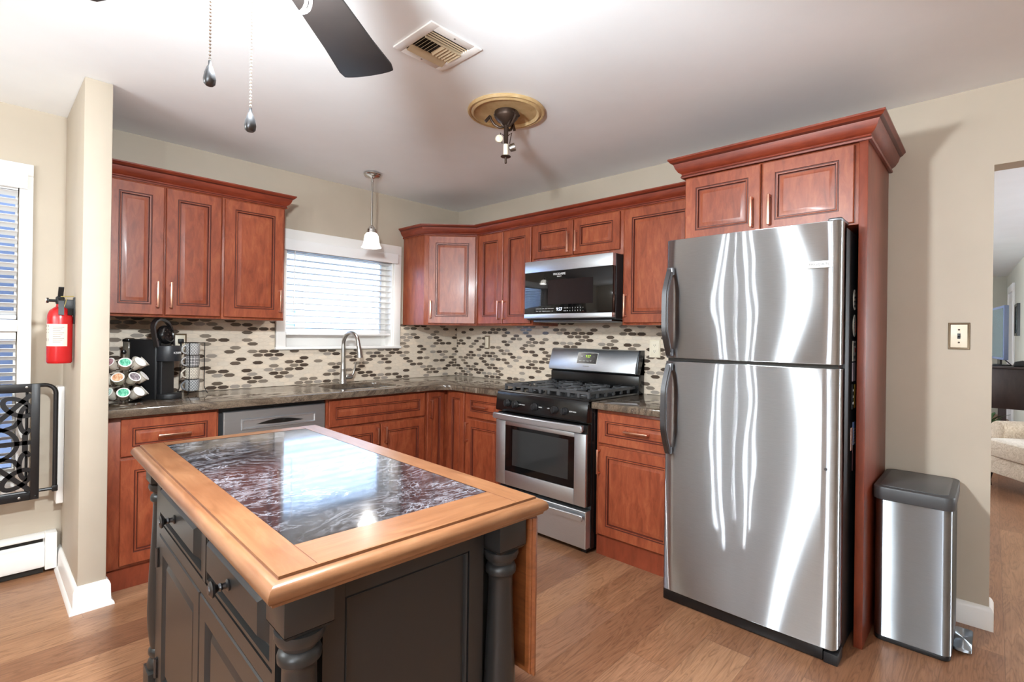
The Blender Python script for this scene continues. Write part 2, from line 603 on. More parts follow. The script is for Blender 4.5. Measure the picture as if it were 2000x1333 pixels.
def lathe(bm, prof, center=(0, 0, 0), seg=28, axis='z', mi=0, closed=True, mat4=None):
    b = bmesh.new()
    cx, cy, cz = center
    rows = []
    for r, z in prof:
        row = []
        for k in range(seg):
            a = 2 * PI * k / seg
            x, y = r * math.cos(a), r * math.sin(a)
            p = Vector((x, y, z))
            if axis == 'x':
                p = Vector((z, x, y))
            elif axis == 'y':
                p = Vector((x, z, y))
            if mat4:
                p = mat4 @ p
            row.append(b.verts.new(p + Vector((cx, cy, cz))))
        rows.append(row)
    for i in range(len(rows) - 1):
        for k in range(seg):
            b.faces.new([rows[i][k], rows[i][(k + 1) % seg], rows[i + 1][(k + 1) % seg], rows[i + 1][k]])
    if closed:
        b.faces.new(rows[0])
        b.faces.new(rows[-1])
    bmesh.ops.recalc_face_normals(b, faces=b.faces)
    for f in b.faces:
        f.material_index = mi
    _merge(bm, b)


def tube(bm, pts, r, seg=8, mi=0, cyclic=False, flat=None):
    """round (or flat: (ru, rv, upvector)) bar swept along points; r may be a list"""
    b = bmesh.new()
    pts = [Vector(p) for p in pts]
    n = len(pts)
    rows = []
    prevx = None
    for i, p in enumerate(pts):
        if cyclic:
            t = (pts[(i + 1) % n] - pts[i - 1]).normalized()
        else:
            t = (pts[min(i + 1, n - 1)] - pts[max(i - 1, 0)]).normalized()
        if flat:
            up = Vector(flat[2])
            x = t.cross(up).normalized()
            y = up
            ru, rv = flat[0], flat[1]
        else:
            if prevx is None:
                ref = Vector((0, 0, 1)) if abs(t.z) < 0.9 else Vector((1, 0, 0))
                x = t.cross(ref).normalized()
            else:
                x = (prevx - t * prevx.dot(t)).normalized()
            y = t.cross(x)
            prevx = x
            ru = rv = r[i] if isinstance(r, (list, tuple)) else r
        if flat:
            row = [b.verts.new(p + x * ru * sx + y * rv * sy) for sx, sy in ((-1, -1), (1, -1), (1, 1), (-1, 1))]
        else:
            row = [b.verts.new(p + x * ru * math.cos(2 * PI * k / seg) + y * rv * math.sin(2 * PI * k / seg)) for k in range(seg)]
        rows.append(row)
    m = len(rows[0])
    for i in range(n if cyclic else n - 1):
        A, B = rows[i], rows[(i + 1) % n]
        for k in range(m):
            b.faces.new([A[k], A[(k + 1) % m], B[(k + 1) % m], B[k]])
    if not cyclic:
        b.faces.new(rows[0])
        b.faces.new(rows[-1])
    bmesh.ops.recalc_face_normals(b, faces=b.faces)
    for f in b.faces:
        f.material_index = mi
    _merge(bm, b)


def prism(bm, poly, z0, z1, holes=(), mi=0, F=None, bev=0.0):
    """polygon (with holes) in x,y extruded z0..z1; F maps (x,y,z)"""
    b = bmesh.new()
    F = F or (lambda x, y, z: Vector((x, y, z)))
    edges = []
    loops = []
    for loop in [poly] + list(holes):
        vs = [b.verts.new((x, y, 0)) for x, y in loop]
        loops.append(len(vs))
        edges += [b.edges.new((vs[i], vs[(i + 1) % len(vs)])) for i in range(len(vs))]
    if holes:
        bmesh.ops.triangle_fill(b, use_beauty=True, use_dissolve=False, edges=edges)
    else:
        b.faces.new(list(b.verts))
    faces = list(b.faces)
    bmesh.ops.recalc_face_normals(b, faces=faces)
    ret = bmesh.ops.extrude_face_region(b, geom=faces)
    up = [v for v in ret['geom'] if isinstance(v, bmesh.types.BMVert)]
    upset = set(up)
    for v in b.verts:
        x, y = v.co.x, v.co.y
        v.co = F(x, y, z1 if v in upset else z0)
    bmesh.ops.recalc_face_normals(b, faces=b.faces)
    if bev:
        es = [e for e in b.edges if len(e.link_faces) == 2 and e.calc_face_angle(0) > 1.0]
        bmesh.ops.bevel(b, geom=es, offset=bev, segments=2, affect='EDGES', profile=0.5)
    for f in b.faces:
        f.material_index = mi
    _merge(bm, b)


def sweep(bm, path, prof, side=1, mi=0, mis=None):
    """profile (out, z) swept along an open xy path with mitred corners; side=+1 puts out to the right of travel"""
    b = bmesh.new()
    P = [Vector(p) for p in path]
    n = len(P)
    rows = []
    for i in range(n):
        d0 = (P[i] - P[i - 1]).normalized() if i > 0 else None
        d1 = (P[i + 1] - P[i]).normalized() if i < n - 1 else None
        nn = []
        for d in (d0, d1):
            if d is not None:
                nn.append(Vector((d.y, -d.x)) * side)
        if len(nn) == 2:
            m = (nn[0] + nn[1])
            m = m / (m.dot(nn[0]))
        else:
            m = nn[0]
        rows.append([b.verts.new((P[i].x + m.x * o, P[i].y + m.y * o, z)) for o, z in prof])
    k = len(prof)
    for i in range(n - 1):
        for j in range(k):
            f = b.faces.new([rows[i][j], rows[i][(j + 1) % k], rows[i + 1][(j + 1) % k], rows[i + 1][j]])
            f.material_index = mis[j] if mis else mi
    b.faces.new(rows[0])
    b.faces.new(rows[-1])
    bmesh.ops.recalc_face_normals(b, faces=b.faces)
    _merge(bm, b)


def rrect(x0, x1, y0, y1, r, seg=5):
    pts = []
    for cx, cy, a0 in ((x1 - r, y1 - r, 0), (x0 + r, y1 - r, 90), (x0 + r, y0 + r, 180), (x1 - r, y0 + r, 270)):
        for k in range(seg + 1):
            a = math.radians(a0 + 90 * k / seg)
            pts.append((cx + r * math.cos(a), cy + r * math.sin(a)))
    return pts


def obj(name, bm, mats, parent=None, loc=None, smooth=38):
    if parent is not None:
        base = WL[parent]
    elif loc is not None:
        base = Vector(loc)
    else:
        xs = [v.co for v in bm.verts]
        lo = [min(c[i] for c in xs) for i in range(3)]
        hi = [max(c[i] for c in xs) for i in range(3)]
        base = Vector(((lo[0] + hi[0]) / 2, (lo[1] + hi[1]) / 2, lo[2]))
    bmesh.ops.translate(bm, vec=-base, verts=bm.verts)
    me = bpy.data.meshes.new(name)
    bm.to_mesh(me)
    bm.free()
    for m in (mats if isinstance(mats, (list, tuple)) else [mats]):
        me.materials.append(M[m] if isinstance(m, str) else m)
    if smooth:
        me.polygons.foreach_set('use_smooth', [True] * len(me.polygons))
        me.set_sharp_from_angle(angle=math.radians(smooth))
    o = bpy.data.objects.new(name, me)
    COL.objects.link(o)
    WL[o] = base
    if parent is not None:
        o.parent = parent
    else:
        o.location = base
    return o


def tag(o, label=None, cat=None, group=None, kind=None):
    for k, v in (('label', label), ('category', cat), ('group', group), ('kind', kind)):
        if v:
            o[k] = v
    return o


def thing(name, label, cat, loc=(0, 0, 0), group=None, local=False):
    """Empty at the thing's base; children are built in world coordinates (or in local ones when local=True)"""
    o = bpy.data.objects.new(name, None)
    o.empty_display_size = 0.05
    COL.objects.link(o)
    o.location = loc
    WL[o] = Vector((0, 0, 0)) if local else Vector(loc)
    return tag(o, label, cat, group)


def struct(name, bm, m, **k):
    return tag(obj(name, bm, m, **k), kind='structure')


def text(s, size, loc, right, up, m, parent, name='lettering', ext=0.0004, align='CENTER', sx=1.0):
    cu = bpy.data.curves.new(name, 'FONT')
    cu.body = s
    cu.size = size
    cu.extrude = ext
    cu.align_x = align
    cu.align_y = 'CENTER'
    cu.resolution_u = 3
    cu.materials.append(M[m])
    tmp = bpy.data.objects.new('tmp_text', cu)
    COL.objects.link(tmp)
    me = bpy.data.meshes.new_from_object(tmp.evaluated_get(bpy.context.evaluated_depsgraph_get()))
    bpy.data.objects.remove(tmp)
    me.name = name
    o = bpy.data.objects.new(name, me)
    COL.objects.link(o)
    r, u = Vector(right).normalized(), Vector(up).normalized()
    mt = Matrix((r * sx, u, r.cross(u))).transposed().to_4x4()
    mt.translation = Vector(loc) - WL[parent]
    o.parent = parent
    o.matrix_local = mt
    return o


def dup(root, loc, rot=None, label=None, group=None):
    r = root.copy()
    COL.objects.link(r)
    r.location = loc
    if rot is not None:
        r.rotation_euler = rot
    if label:
        r['label'] = label
    if group:
        r['group'] = group
    for ch in list(root.children):
        c = ch.copy()
        COL.objects.link(c)
        c.parent = r
        for g in ch.children:
            d = g.copy()
            COL.objects.link(d)
            d.parent = c
    return r


# ------------------------------------------------------------------ the room
XL, YF = -5.6, -6.5          # left and front walls (out of frame)
DY0, DY1 = -3.75, -4.75      # opening to the living room
OPEN_Z = 2.107
W1 = (-1.62, -0.715, 1.195, 1.97)      # kitchen window opening u0,u1,z0,z1
W2 = (-3.90, -2.995, 0.50, 2.11)       # dining window opening
W3 = (-5.0, -4.0, 0.90, 2.00)          # unseen window added in the left wall for fill light (y range)


def wall_with_holes(bm, u0, u1, z0, z1, d0, d1, holes, F):
    """strip wall split into boxes around rectangular holes sorted along u"""
    cur = u0
    for a0, a1, b0, b1 in sorted(holes):
        if a0 > cur:
            box(bm, cur, a0, d0, d1, z0, z1, F)
        if b0 > z0:
            box(bm, a0, a1, d0, d1, z0, b0, F)
        if b1 < z1:
            box(bm, a0, a1, d0, d1, b1, z1, F)
        cur = a1
    if cur < u1:
        box(bm, cur, u1, d0, d1, z0, z1, F)


b = bmnew(); box(b, XL - .15, 10.0, YF - .6, 0.15, -0.06, 0.0); struct('floor', b, 'floor', loc=(0, 0, 0))
b = bmnew(); box(b, XL - .15, 10.0, YF - .6, 0.15, H, H + 0.06); struct('ceiling', b, 'ceiling')
b = bmnew(); wall_with_holes(b, XL, 0.12, 0, H, -0.15, 0, [W1, W2], FA); struct('wall_back', b, 'wall')
b = bmnew()
box(b, 0, 0.12, DY0, 0, 0, H)
box(b, 0, 0.12, DY1, DY0, OPEN_Z, H)
box(b, 0, 0.12, YF, DY1, 0, H)
struct('wall_right', b, 'wall')
b = bmnew(); wall_with_holes(b, W3[0] * 0 + YF, 0, 0, H, 0, 0.15, [W3], lambda u, d, z: Vector((XL - 0.15 + d, u, z))); struct('wall_left', b, 'wall')
b = bmnew(); wall_with_holes(b, XL, 0.0, 0, H, 0, 0.15, [], lambda u, d, z: Vector((u, YF - 0.15 + d, z))); struct('wall_front', b, 'wall')
b = bmnew(); box(b, -2.812, -2.708, -0.68, 0, 0, H, bev=0.004); struct('wall_partition', b, 'wall')

# living room beyond the opening
b = bmnew(); box(b, 9.34, 9.46, -7.1, 0.15, 0, H); struct('wall_living_far', b, 'living_wall')
b = bmnew(); wall_with_holes(b, 0.12, 9.34, 0, H, 0, 0.15, [(4.2, 5.8, 0.8, 2.1)], FW_); struct('wall_living_back', b, 'living_wall')
b = bmnew()
LWS = lambda u, d, z: Vector((9.34 - u, -3.93 - 0.0444 * u - d, z))     # living side wall, u from far corner toward the opening
box(b, 0, 4.6, 0, 0.1, 0, H, LWS); struct('wall_living_side', b, 'living_wall')
b = bmnew(); wall_with_holes(b, 0.12, 9.34, 0, H, 0, 0.15, [(1.6, 2.8, 0.8, 2.1)], lambda u, d, z: Vector((u, -6.75 + d, z))); struct('wall_living_front', b, 'living_wall')

# baseboards
BB = [(0, 0), (0.016, 0), (0.016, 0.085), (0.010, 0.098), (0.004, 0.104), (0, 0.104)]
BBS = [(0, 0), (0.030, 0), (0.028, 0.012), (0.018, 0.024), (0.016, 0.095), (0.011, 0.110), (0.004, 0.118), (0, 0.118)]
b = bmnew(); sweep(b, [(-2.812, -0.01), (-2.812, -0.68), (-2.708, -0.68), (-2.708, -0.645)], BBS, side=1)
bmesh.ops.reverse_faces(b, faces=b.faces); bmesh.ops.recalc_face_normals(b, faces=b.faces)
struct('baseboard_partition', b, 'trim')
b = bmnew(); sweep(b, [(0, -3.372), (0, DY0), (0.12, DY0)], BB, side=1); struct('baseboard_right', b, 'trim')

# mosaic backsplash (part of the walls)
b = bmnew()
box(b, -2.706, -1.69, 0.0005, 0.009, 0.915, 1.3775, FA)
box(b, -1.69, -0.64, 0.0005, 0.009, 0.915, 1.172, FA)
box(b, -0.64, -0.0005, 0.0005, 0.009, 0.915, 1.385, FA)
struct('wall_backsplash_back', b, 'tile_x', loc=(0, 0, 0))
b = bmnew()
box(b, -0.0095, -1.24, 0.0005, 0.009, 0.915, 1.385, FB)
box(b, -1.24, -2.03, 0.0005, 0.009, 0.86, 1.50, FB)
box(b, -2.03, -2.55, 0.0005, 0.009, 0.915, 1.385, FB)
struct('wall_backsplash_right', b, 'tile_y', loc=(0, 0, 0))

# kitchen window: casing, frame, sash, pane, sill
wn = thing('window_1', None, None, (-1.17, 0, 1.19)); tag(wn, kind='structure')
b = bmnew()
box(b, -1.683, W1[0], 0.0005, 0.020, 1.195, 1.97, FA, bev=0.003)
box(b, W1[1], -0.648, 0.0005, 0.020, 1.195, 1.97, FA, bev=0.003)
box(b, -1.683, -0.648, 0.0005, 0.022, 1.97, 2.052, FA, bev=0.003)
obj('casing', b, 'trim', wn)
b = bmnew(); box(b, -1.69, -0.64, -0.10, 0.030, 1.176, 1.196, FA, bev=0.004); obj('window_sill', b, 'trim', wn)
b = bmnew()
JD = (-0.10, 0.0)
box(b, W1[0], W1[0] + .012, -0.10, 0, 1.196, 1.97, FA); box(b, W1[1] - .012, W1[1], -0.10, 0, 1.196, 1.97, FA)
box(b, W1[0], W1[1], -0.10, 0, 1.958, 1.97, FA)
obj('jamb', b, 'trim', wn)
b = bmnew()
fw = 0.05
box(b, W1[0], W1[0] + fw, -0.145, -0.10, 1.176, 1.97, FA, bev=.003); box(b, W1[1] - fw, W1[1], -0.145, -0.10, 1.176, 1.97, FA, bev=.003)
box(b, W1[0] + fw, W1[1] - fw, -0.145, -0.10, 1.90, 1.97, FA, bev=.003); box(b, W1[0] + fw, W1[1] - fw, -0.145, -0.10, 1.176, 1.30, FA, bev=.003)
obj('sash', b, 'trim', wn)
b = bmnew(); box(b, W1[0] + fw, W1[1] - fw, -0.126, -0.122, 1.30, 1.90, FA); obj('pane', b, 'glass', wn)


def blind(name, label, F, u0, u1, ztop, zbot, d, pitch, tilt, val=True, valance=None, wand=None, slat_w=0.05, stack=0, group=None):
    t = thing(name, label, 'blind', F((u0 + u1) / 2, d, zbot), group)
    if valance:
        v0, v1, vz0, vz1, vd0, vd1 = valance
        b = bmnew()
        box(b, v0, v1, vd1 - 0.008, vd1, vz0, vz1, F, bev=0.003)
        box(b, v0, v0 + 0.008, vd0, vd1 - .008, vz0, vz1, F); box(b, v1 - 0.008, v1, vd0, vd1 - .008, vz0, vz1, F)
        obj('valance', b, 'blind', t)
    b = bmnew(); box(b, u0, u1, d - 0.022, d + 0.022, ztop - 0.005, ztop + 0.035, F, bev=0.002); obj('headrail', b, 'blind', t)
    b = bmnew()
    z = ztop - 0.02
    ca, sa = math.cos(tilt), math.sin(tilt)
    hw = slat_w / 2
    G = lambda u, d_, z_: F(u, d + d_ * ca - z_ * sa, z0_ + d_ * sa + z_ * ca)
    nst = 0
    while z > zbot + 0.022 + stack * 0.006:
        z0_ = z
        for (p, q, h0, h1) in ((-hw, 0, 0, .0022), (0, hw, .0022, 0)):
            pass
        bb = bmesh.new()
        prof = [(-hw, 0.0), (-hw * .5, .0018), (0, .0024), (hw * .5, .0018), (hw, 0.0)]
        rows = []
        for uu in (u0, u1):
            rows.append([bb.verts.new(G(uu, p, h + .0012)) for p, h in prof] + [bb.verts.new(G(uu, p, h - .0012)) for p, h in reversed(prof)])
        m = len(rows[0])
        for k in range(m):
            bb.faces.new([rows[0][k], rows[0][(k + 1) % m], rows[1][(k + 1) % m], rows[1][k]])
        bb.faces.new(rows[0]); bb.faces.new(rows[1])
        bmesh.ops.recalc_face_normals(bb, faces=bb.faces)
        _merge(b, bb)
        z -= pitch
    for k in range(stack):
        box(b, u0, u1, d - hw, d + hw, zbot + 0.022 + k * .006, zbot + 0.0255 + k * .006, F)
    obj('slats', b, 'blind', t)
    b = bmnew(); box(b, u0, u1, d - 0.026, d + 0.026, zbot, zbot + 0.02, F, bev=0.004); obj('bottom_rail', b, 'blind', t)
    b = bmnew()
    for f in (0.16, 0.5, 0.84):
        uu = u0 + (u1 - u0) * f
        for dd in (-hw, hw):
            tube(b, [F(uu, d + dd * ca, zbot + .01), F(uu, d + dd * ca, ztop)], 0.0011, 5)
    obj('ladder_cord', b, 'white_plastic', t)
    if wand:
        b = bmnew(); tube(b, [F(wand[0], d + 0.04, ztop - .005), F(wand[0] - .006, d + 0.042, wand[1])], 0.004, 8); obj('wand', b, 'white_plastic', t)
    return t


blind('window_blind', 'white slatted blind in the window above the sink', FA, W1[0] + .016, W1[1] - .016, 1.905, 1.283, -0.028, 0.046, 0.10,
      valance=(-1.66, -0.70, 1.895, 1.975, 0.0225, 0.055), wand=(-1.555, 1.45), stack=4)

# dining window at the left edge
wn = thing('window_2', None, None, (-3.45, 0, 0.45)); tag(wn, kind='structure')
b = bmnew()
box(b, W2[1], -2.942, 0.0005, 0.022, 0.44, W2[3], FA, bev=.003); box(b, -3.97, W2[0], 0.0005, 0.022, 0.44, W2[3], FA, bev=.003)
box(b, -3.97, -2.942, 0.0005, 0.022, W2[3], 2.172, FA, bev=.003)
box(b, W2[0], W2[1], 0.0005, 0.022, 0.44, 0.50, FA, bev=.003)
obj('casing', b, 'trim', wn)
b = bmnew()
for z0, z1 in ((0.50, 0.56), (1.285, 1.35), (2.05, 2.11)):
    box(b, W2[0], W2[1], -0.10, -0.06, z0, z1, FA, bev=.003)
for z0, z1 in ((0.56, 1.285), (1.35, 2.05)):
    box(b, W2[0], W2[0] + .04, -0.10, -0.06, z0, z1, FA, bev=.003); box(b, W2[1] - .012, W2[1], -0.10, -0.06, z0, z1, FA, bev=.003)
obj('sash', b, 'trim', wn)
for z0, z1 in ((0.56, 1.285), (1.35, 2.05)):
    b = bmnew(); box(b, W2[0] + .04, W2[1] - .012, -0.082, -0.078, z0, z1, FA); obj('pane', b, 'glass', wn)
b = bmnew(); box(b, W2[0], W2[1], -0.02, 0.024, 1.287, 1.349, FA, bev=.004); obj('check_rail', b, 'trim', wn)
blind('window_blind', 'upper slatted blind in the tall dining window at the left edge', FA, W2[0] + .01, W2[1] - .004, 2.035, 1.352, -0.02, 0.042, 0.40,
      valance=(-3.95, -2.965, 2.035, 2.125, 0.0225, 0.05))
blind('window_blind', 'lower slatted blind behind the black metal gate', FA, W2[0] + .01, W2[1] - .004, 1.25, 0.51, -0.03, 0.042, 0.42)

# out-of-frame window added to let fill light in
for nm, wv, F in (('added_window_3', W3, lambda u, d, z: Vector((XL + d, u, z))),):
    w = thing(nm, None, None, F((wv[0] + wv[1]) / 2, 0, wv[2])); tag(w, kind='structure')
    b = bmnew()
    u0, u1, z0, z1 = wv
    for a0, a1, c0, c1 in ((u0 - .07, u0, z0 - .07, z1 + .07), (u1, u1 + .07, z0 - .07, z1 + .07), (u0, u1, z1, z1 + .07), (u0, u1, z0 - .07, z0)):
        box(b, a0, a1, 0.0005, 0.02, c0, c1, F, bev=.003)
    obj('casing', b, 'trim', w)
    b = bmnew()
    for k in range(4):
        uu = u0 + (u1 - u0) * k / 3
        box(b, uu - .02, uu + .02, -0.08, -0.04, z0, z1, F)
    obj('sash', b, 'trim', w)

b = bmnew(); box(b, -7.5, 4.5, .16, 6.0, -.36, -.30); struct('ground_outside', b, 'ground')

b = bmnew(); box(b, -5.2, -2.2, 1.15, 1.25, -.3, 2.75); box(b, -5.2, -2.2, .16, 1.25, 2.76, 2.82); box(b, -5.3, -5.2, .16, 1.25, -.3, 2.82); box(b, -2.2, -2.1, .16, 1.25, -.3, 2.82); struct('wall_sky_block', b, 'sky_block')  # enclosure added outside to keep skylight off the dining blinds

# what stands outside the kitchen and dining windows
b = bmnew()
for k in range(24):
    z = -0.3 + k * 0.19
    bb = bmesh.new()
    vs = [bb.verts.new(p) for p in ((-7, 3.3, z), (4, 3.3, z), (4, 3.3, z + .19), (-7, 3.3, z + .19), (-7, 3.27, z), (4, 3.27, z))]
    bb.faces.new((vs[4], vs[5], vs[2], vs[3])); bb.faces.new((vs[4], vs[0], vs[1], vs[5]))
    bmesh.ops.recalc_face_normals(bb, faces=bb.faces)
    _merge(b, bb)
nh = obj('neighbor_house', b, 'siding', smooth=0)
tag(nh, 'pale sided house wall seen through the blind above the sink', 'house')
for x0, x1 in ((0.05, 0.95), (1.05, 1.95)):
    pass
b = bmnew()
for x0, x1, z0, z1 in ((-0.15, -0.05, 0.4, 1.62), (0.85, 0.97, 0.4, 1.62), (-0.15, 0.97, 1.62, 1.72), (-0.15, 0.97, 0.32, 0.4)):
    box(b, x0, x1, 3.20, 3.265, z0, z1)
obj('window_frame', b, 'trim', nh)
b = bmnew(); box(b, -0.05, 0.85, 3.235, 3.262, 0.4, 1.62); obj('window_pane', b, mat('outdoor_glass', (150, 186, 214), 0.1)[0], nh)


# ------------------------------------------------------------------ cabinets
def pull_v(u, z0, z1, F, d, parent):
    """upright bar pull"""
    b = bmnew()
    for z in (z0 + .007, z1 - .007):
        box(b, u - .006, u + .006, d, d + .024, z - .006, z + .006, F, bev=.0015)
    box(b, u - .006, u + .006, d + .022, d + .031, z0, z1, F, bev=.002)
    return obj('handle', b, 'copper', parent)


def pull_h(u0, u1, z, F, d, parent):
    b = bmnew()
    if u0 > u1:
        u0, u1 = u1, u0
    for u in (u0 + .007, u1 - .007):
        box(b, u - .006, u + .006, d, d + .024, z - .006, z + .006, F, bev=.0015)
    box(b, u0, u1, d + .022, d + .031, z - .006, z + .006, F, bev=.002)
    return obj('handle', b, 'copper', parent)


def front(name, u0, u1, z0, z1, d, F, parent, stile=0.055, m='cherry'):
    """raised-panel door or drawer front with dark-glazed grooves"""
    if u0 > u1:
        u0, u1 = u1, u0
    s = min(stile, (u1 - u0) * 0.24, (z1 - z0) * 0.27)
    k = min(1.0, s / 0.05)
    prof = [(0, 0), (0, .016), (.003, .019), (s, .019), (s + .002, .0165), (s + .006 * k, .0165), (s + .008 * k, .019), (s + .012 * k, .0185),
            (s + .015 * k, .009), (s + .018 * k, .009), (s + .036 * k, .0155), (s + .038 * k, .0155)]
    mis = [0, 0, 0, 0, 1, 1, 0, 0, 1, 1, 0, 0]
    prof = [(i, d + q) for i, q in prof]
    b = bmnew()
    rings(b, u0, u1, z0, z1, prof, F, mis)
    return obj(name, b, [m, 'glaze'], parent)


def carcass(u0, u1, z0, z1, depth, F, parent, toe=None, name='body'):
    b = bmnew()
    if u0 > u1:
        u0, u1 = u1, u0
    box(b, u0, u1, 0.0105, depth, z0, z1, F, bev=.0015)
    o = obj(name, b, 'cherry', parent)
    if toe is not None:
        b = bmnew(); box(b, u0, u1, 0.03, toe, 0.0, z0 - 0.0005, F); obj('toe_kick', b, 'panel_red', parent)
    return o


UD = 0.31       # upper carcass depth, doors sit in front
BD = 0.588      # base carcass depth
ZB, ZT = 1.378, 2.13

# -- uppers on the back wall
c = thing('wall_cabinet', 'two-door cherry wall cabinet above the coffee maker, next to the partition', 'cabinet', (-2.41, -0.16, ZB), 'cherry wall cabinets')
carcass(-2.705, -2.124, ZB, ZT, UD, FA, c)
d = front('door', -2.684, -2.424, 1.392, 2.112, UD, FA, c); pull_v(-2.452, 1.432, 1.578, FA, UD + .019, d)
d = front('door', -2.414, -2.134, 1.392, 2.112, UD, FA, c); pull_v(-2.389, 1.432, 1.578, FA, UD + .019, d)
c = thing('wall_cabinet', 'single-door cherry wall cabinet just left of the kitchen window', 'cabinet', (-1.94, -0.16, ZB), 'cherry wall cabinets')
carcass(-2.1235, -1.752, ZB, ZT, UD, FA, c)
d = front('door', -2.112, -1.764, 1.392, 2.112, UD, FA, c); pull_v(-1.786, 1.432, 1.578, FA, UD + .019, d)

# -- uppers in the corner and on the right wall
c = thing('wall_cabinet', 'angled cherry corner wall cabinet with one door', 'cabinet', (-0.25, -0.25, ZB), 'cherry wall cabinets')
b = bmnew(); prism(b, [(-.0105, -.0105), (-.62, -.0105), (-.62, -.31), (-.31, -.62), (-.0105, -.62)], ZB, ZT, bev=.0015); obj('body', b, 'cherry', c)
t2 = Vector((1, -1)).normalized()
n2 = Vector((-1, -1)).normalized()
FD = lambda u, d_, z: Vector((-.62 + t2.x * u + n2.x * d_, -.31 + t2.y * u + n2.y * d_, z))
d = front('door', .040, .424, 1.392, 2.112, 0.0005, FD, c); pull_v(.062, 1.432, 1.578, FD, .0195, d)

c = thing('wall_cabinet', 'narrow two-door cherry wall cabinet between the corner cabinet and the microwave', 'cabinet', (-0.16, -0.93, ZB), 'cherry wall cabinets')
carcass(-0.6205, -1.243, ZB, ZT, UD, FB, c)
d = front('door', -0.652, -0.934, 1.392, 2.112, UD, FB, c); pull_v(-0.908, 1.425, 1.572, FB, UD + .019, d)
d = front('door', -0.942, -1.229, 1.392, 2.112, UD, FB, c); pull_v(-0.968, 1.425, 1.572, FB, UD + .019, d)

c = thing('wall_cabinet', 'short two-door cherry wall cabinet directly above the microwave', 'cabinet', (-0.16, -1.63, 1.84), 'cherry wall cabinets')
carcass(-1.2435, -2.012, 1.835, ZT, UD, FB, c)
d = front('door', -1.254, -1.617, 1.868, 2.112, UD, FB, c, stile=.05); pull_v(-1.588, 1.885, 2.03, FB, UD + .019, d)
d = front('door', -1.627, -1.992, 1.868, 2.112, UD, FB, c, stile=.05); pull_v(-1.656, 1.885, 2.03, FB, UD + .019, d)

c = thing('wall_cabinet', 'single-door cherry wall cabinet between the microwave and the refrigerator', 'cabinet', (-0.16, -2.28, ZB), 'cherry wall cabinets')
carcass(-2.0125, -2.546, ZB, ZT, UD, FB, c)
d = front('door', -2.028, -2.50, 1.392, 2.112, UD, FB, c); pull_v(-2.046, 1.43, 1.575, FB, UD + .019, d)

c = thing('wall_cabinet', 'deep two-door cherry cabinet above the refrigerator', 'cabinet', (-0.3, -2.94, 1.81), 'cherry wall cabinets')
carcass(-2.5475, -3.329, 1.80, 2.16, 0.57, FB, c)
d = front('door', -2.557, -2.932, 1.808, 2.142, 0.57, FB, c); pull_v(-2.897, 1.84, 1.985, FB, .589, d)
d = front('door', -2.942, -3.312, 1.808, 2.142, 0.57, FB, c); pull_v(-2.976, 1.84, 1.985, FB, .589, d)

c = thing('end_panel', 'full-height reddish end panel beside the refrigerator', 'cabinet panel', (-0.3, -3.345, 0))
b = bmnew(); box(b, -3.33, -3.362, 0.0175, 0.585, 0.0, 2.16, FB, bev=.002); obj('panel', b, 'panel_red', c)

# -- crown mouldings
CR = [(0, 0), (.010, 0), (.012, .006), (.008, .012), (.008, .018), (.020, .026), (.030, .042), (.036, .060), (.046, .066), (.050, .072), (.055, .076), (.055, .083), (0, .083)]
CRM = [0, 0, 1, 0, 0, 0, 0, 1, 0, 0, 0, 0, 0]


def crown(name, label, path, z, k=1.0):
    b = bmnew()
    sweep(b, path, [(o * k, z + q * k) for o, q in CR], side=1, mis=CRM)
    o = obj(name, b, ['cherry_crown', 'glaze'])
    return tag(o, label, 'moulding', 'crown mouldings')


crown('crown_moulding', 'dark cherry crown moulding along the cabinets left of the window',
      [(-2.706, -UD), (-1.752, -UD), (-1.752, -.011)], 2.122)
crown('crown_moulding', 'cherry crown moulding around the corner and above the microwave run',
      [(-.62, -.011), (-.62, -UD), (-.31, -.62), (-.31, -2.5465)], 2.122)
crown('crown_moulding', 'tall cherry crown moulding on top of the refrigerator cabinet',
      [(-.374, -2.547), (-.5865, -2.547), (-.5865, -3.3630), (-.0005, -3.3630)], 2.148, 1.18)

# -- base cabinets, back wall
c = thing('base_cabinet', 'cherry base cabinet with one drawer beside the partition, under the coffee maker', 'cabinet', (-2.46, -0.3, 0), 'cherry base cabinets')
carcass(-2.707, -2.212, .115, .872, BD, FA, c, toe=.57)
d = front('drawer', -2.648, -2.224, .672, .858, BD, FA, c, stile=.045); pull_h(-2.498, -2.352, .762, FA, BD + .019, d)
d = front('door', -2.648, -2.224, .130, .655, BD, FA, c); pull_v(-2.25, .50, .64, FA, BD + .019, d)

c = thing('base_cabinet', 'cherry sink base cabinet with a false drawer front and two doors', 'cabinet', (-1.18, -0.3, 0), 'cherry base cabinets')
carcass(-1.588, -.797, .115, .70, BD, FA, c, toe=.57)
b = bmnew(); box(b, -1.588, -.797, BD - .02, BD, .7005, .872, FA); obj('front_rail', b, 'cherry', c)
front('drawer_front', -1.572, -.812, .684, .858, BD, FA, c, stile=.045)
d = front('door', -1.572, -1.197, .130, .668, BD, FA, c); pull_v(-1.222, .53, .645, FA, BD + .019, d)
d = front('door', -1.187, -.812, .130, .668, BD, FA, c); pull_v(-1.158, .53, .645, FA, BD + .019, d)

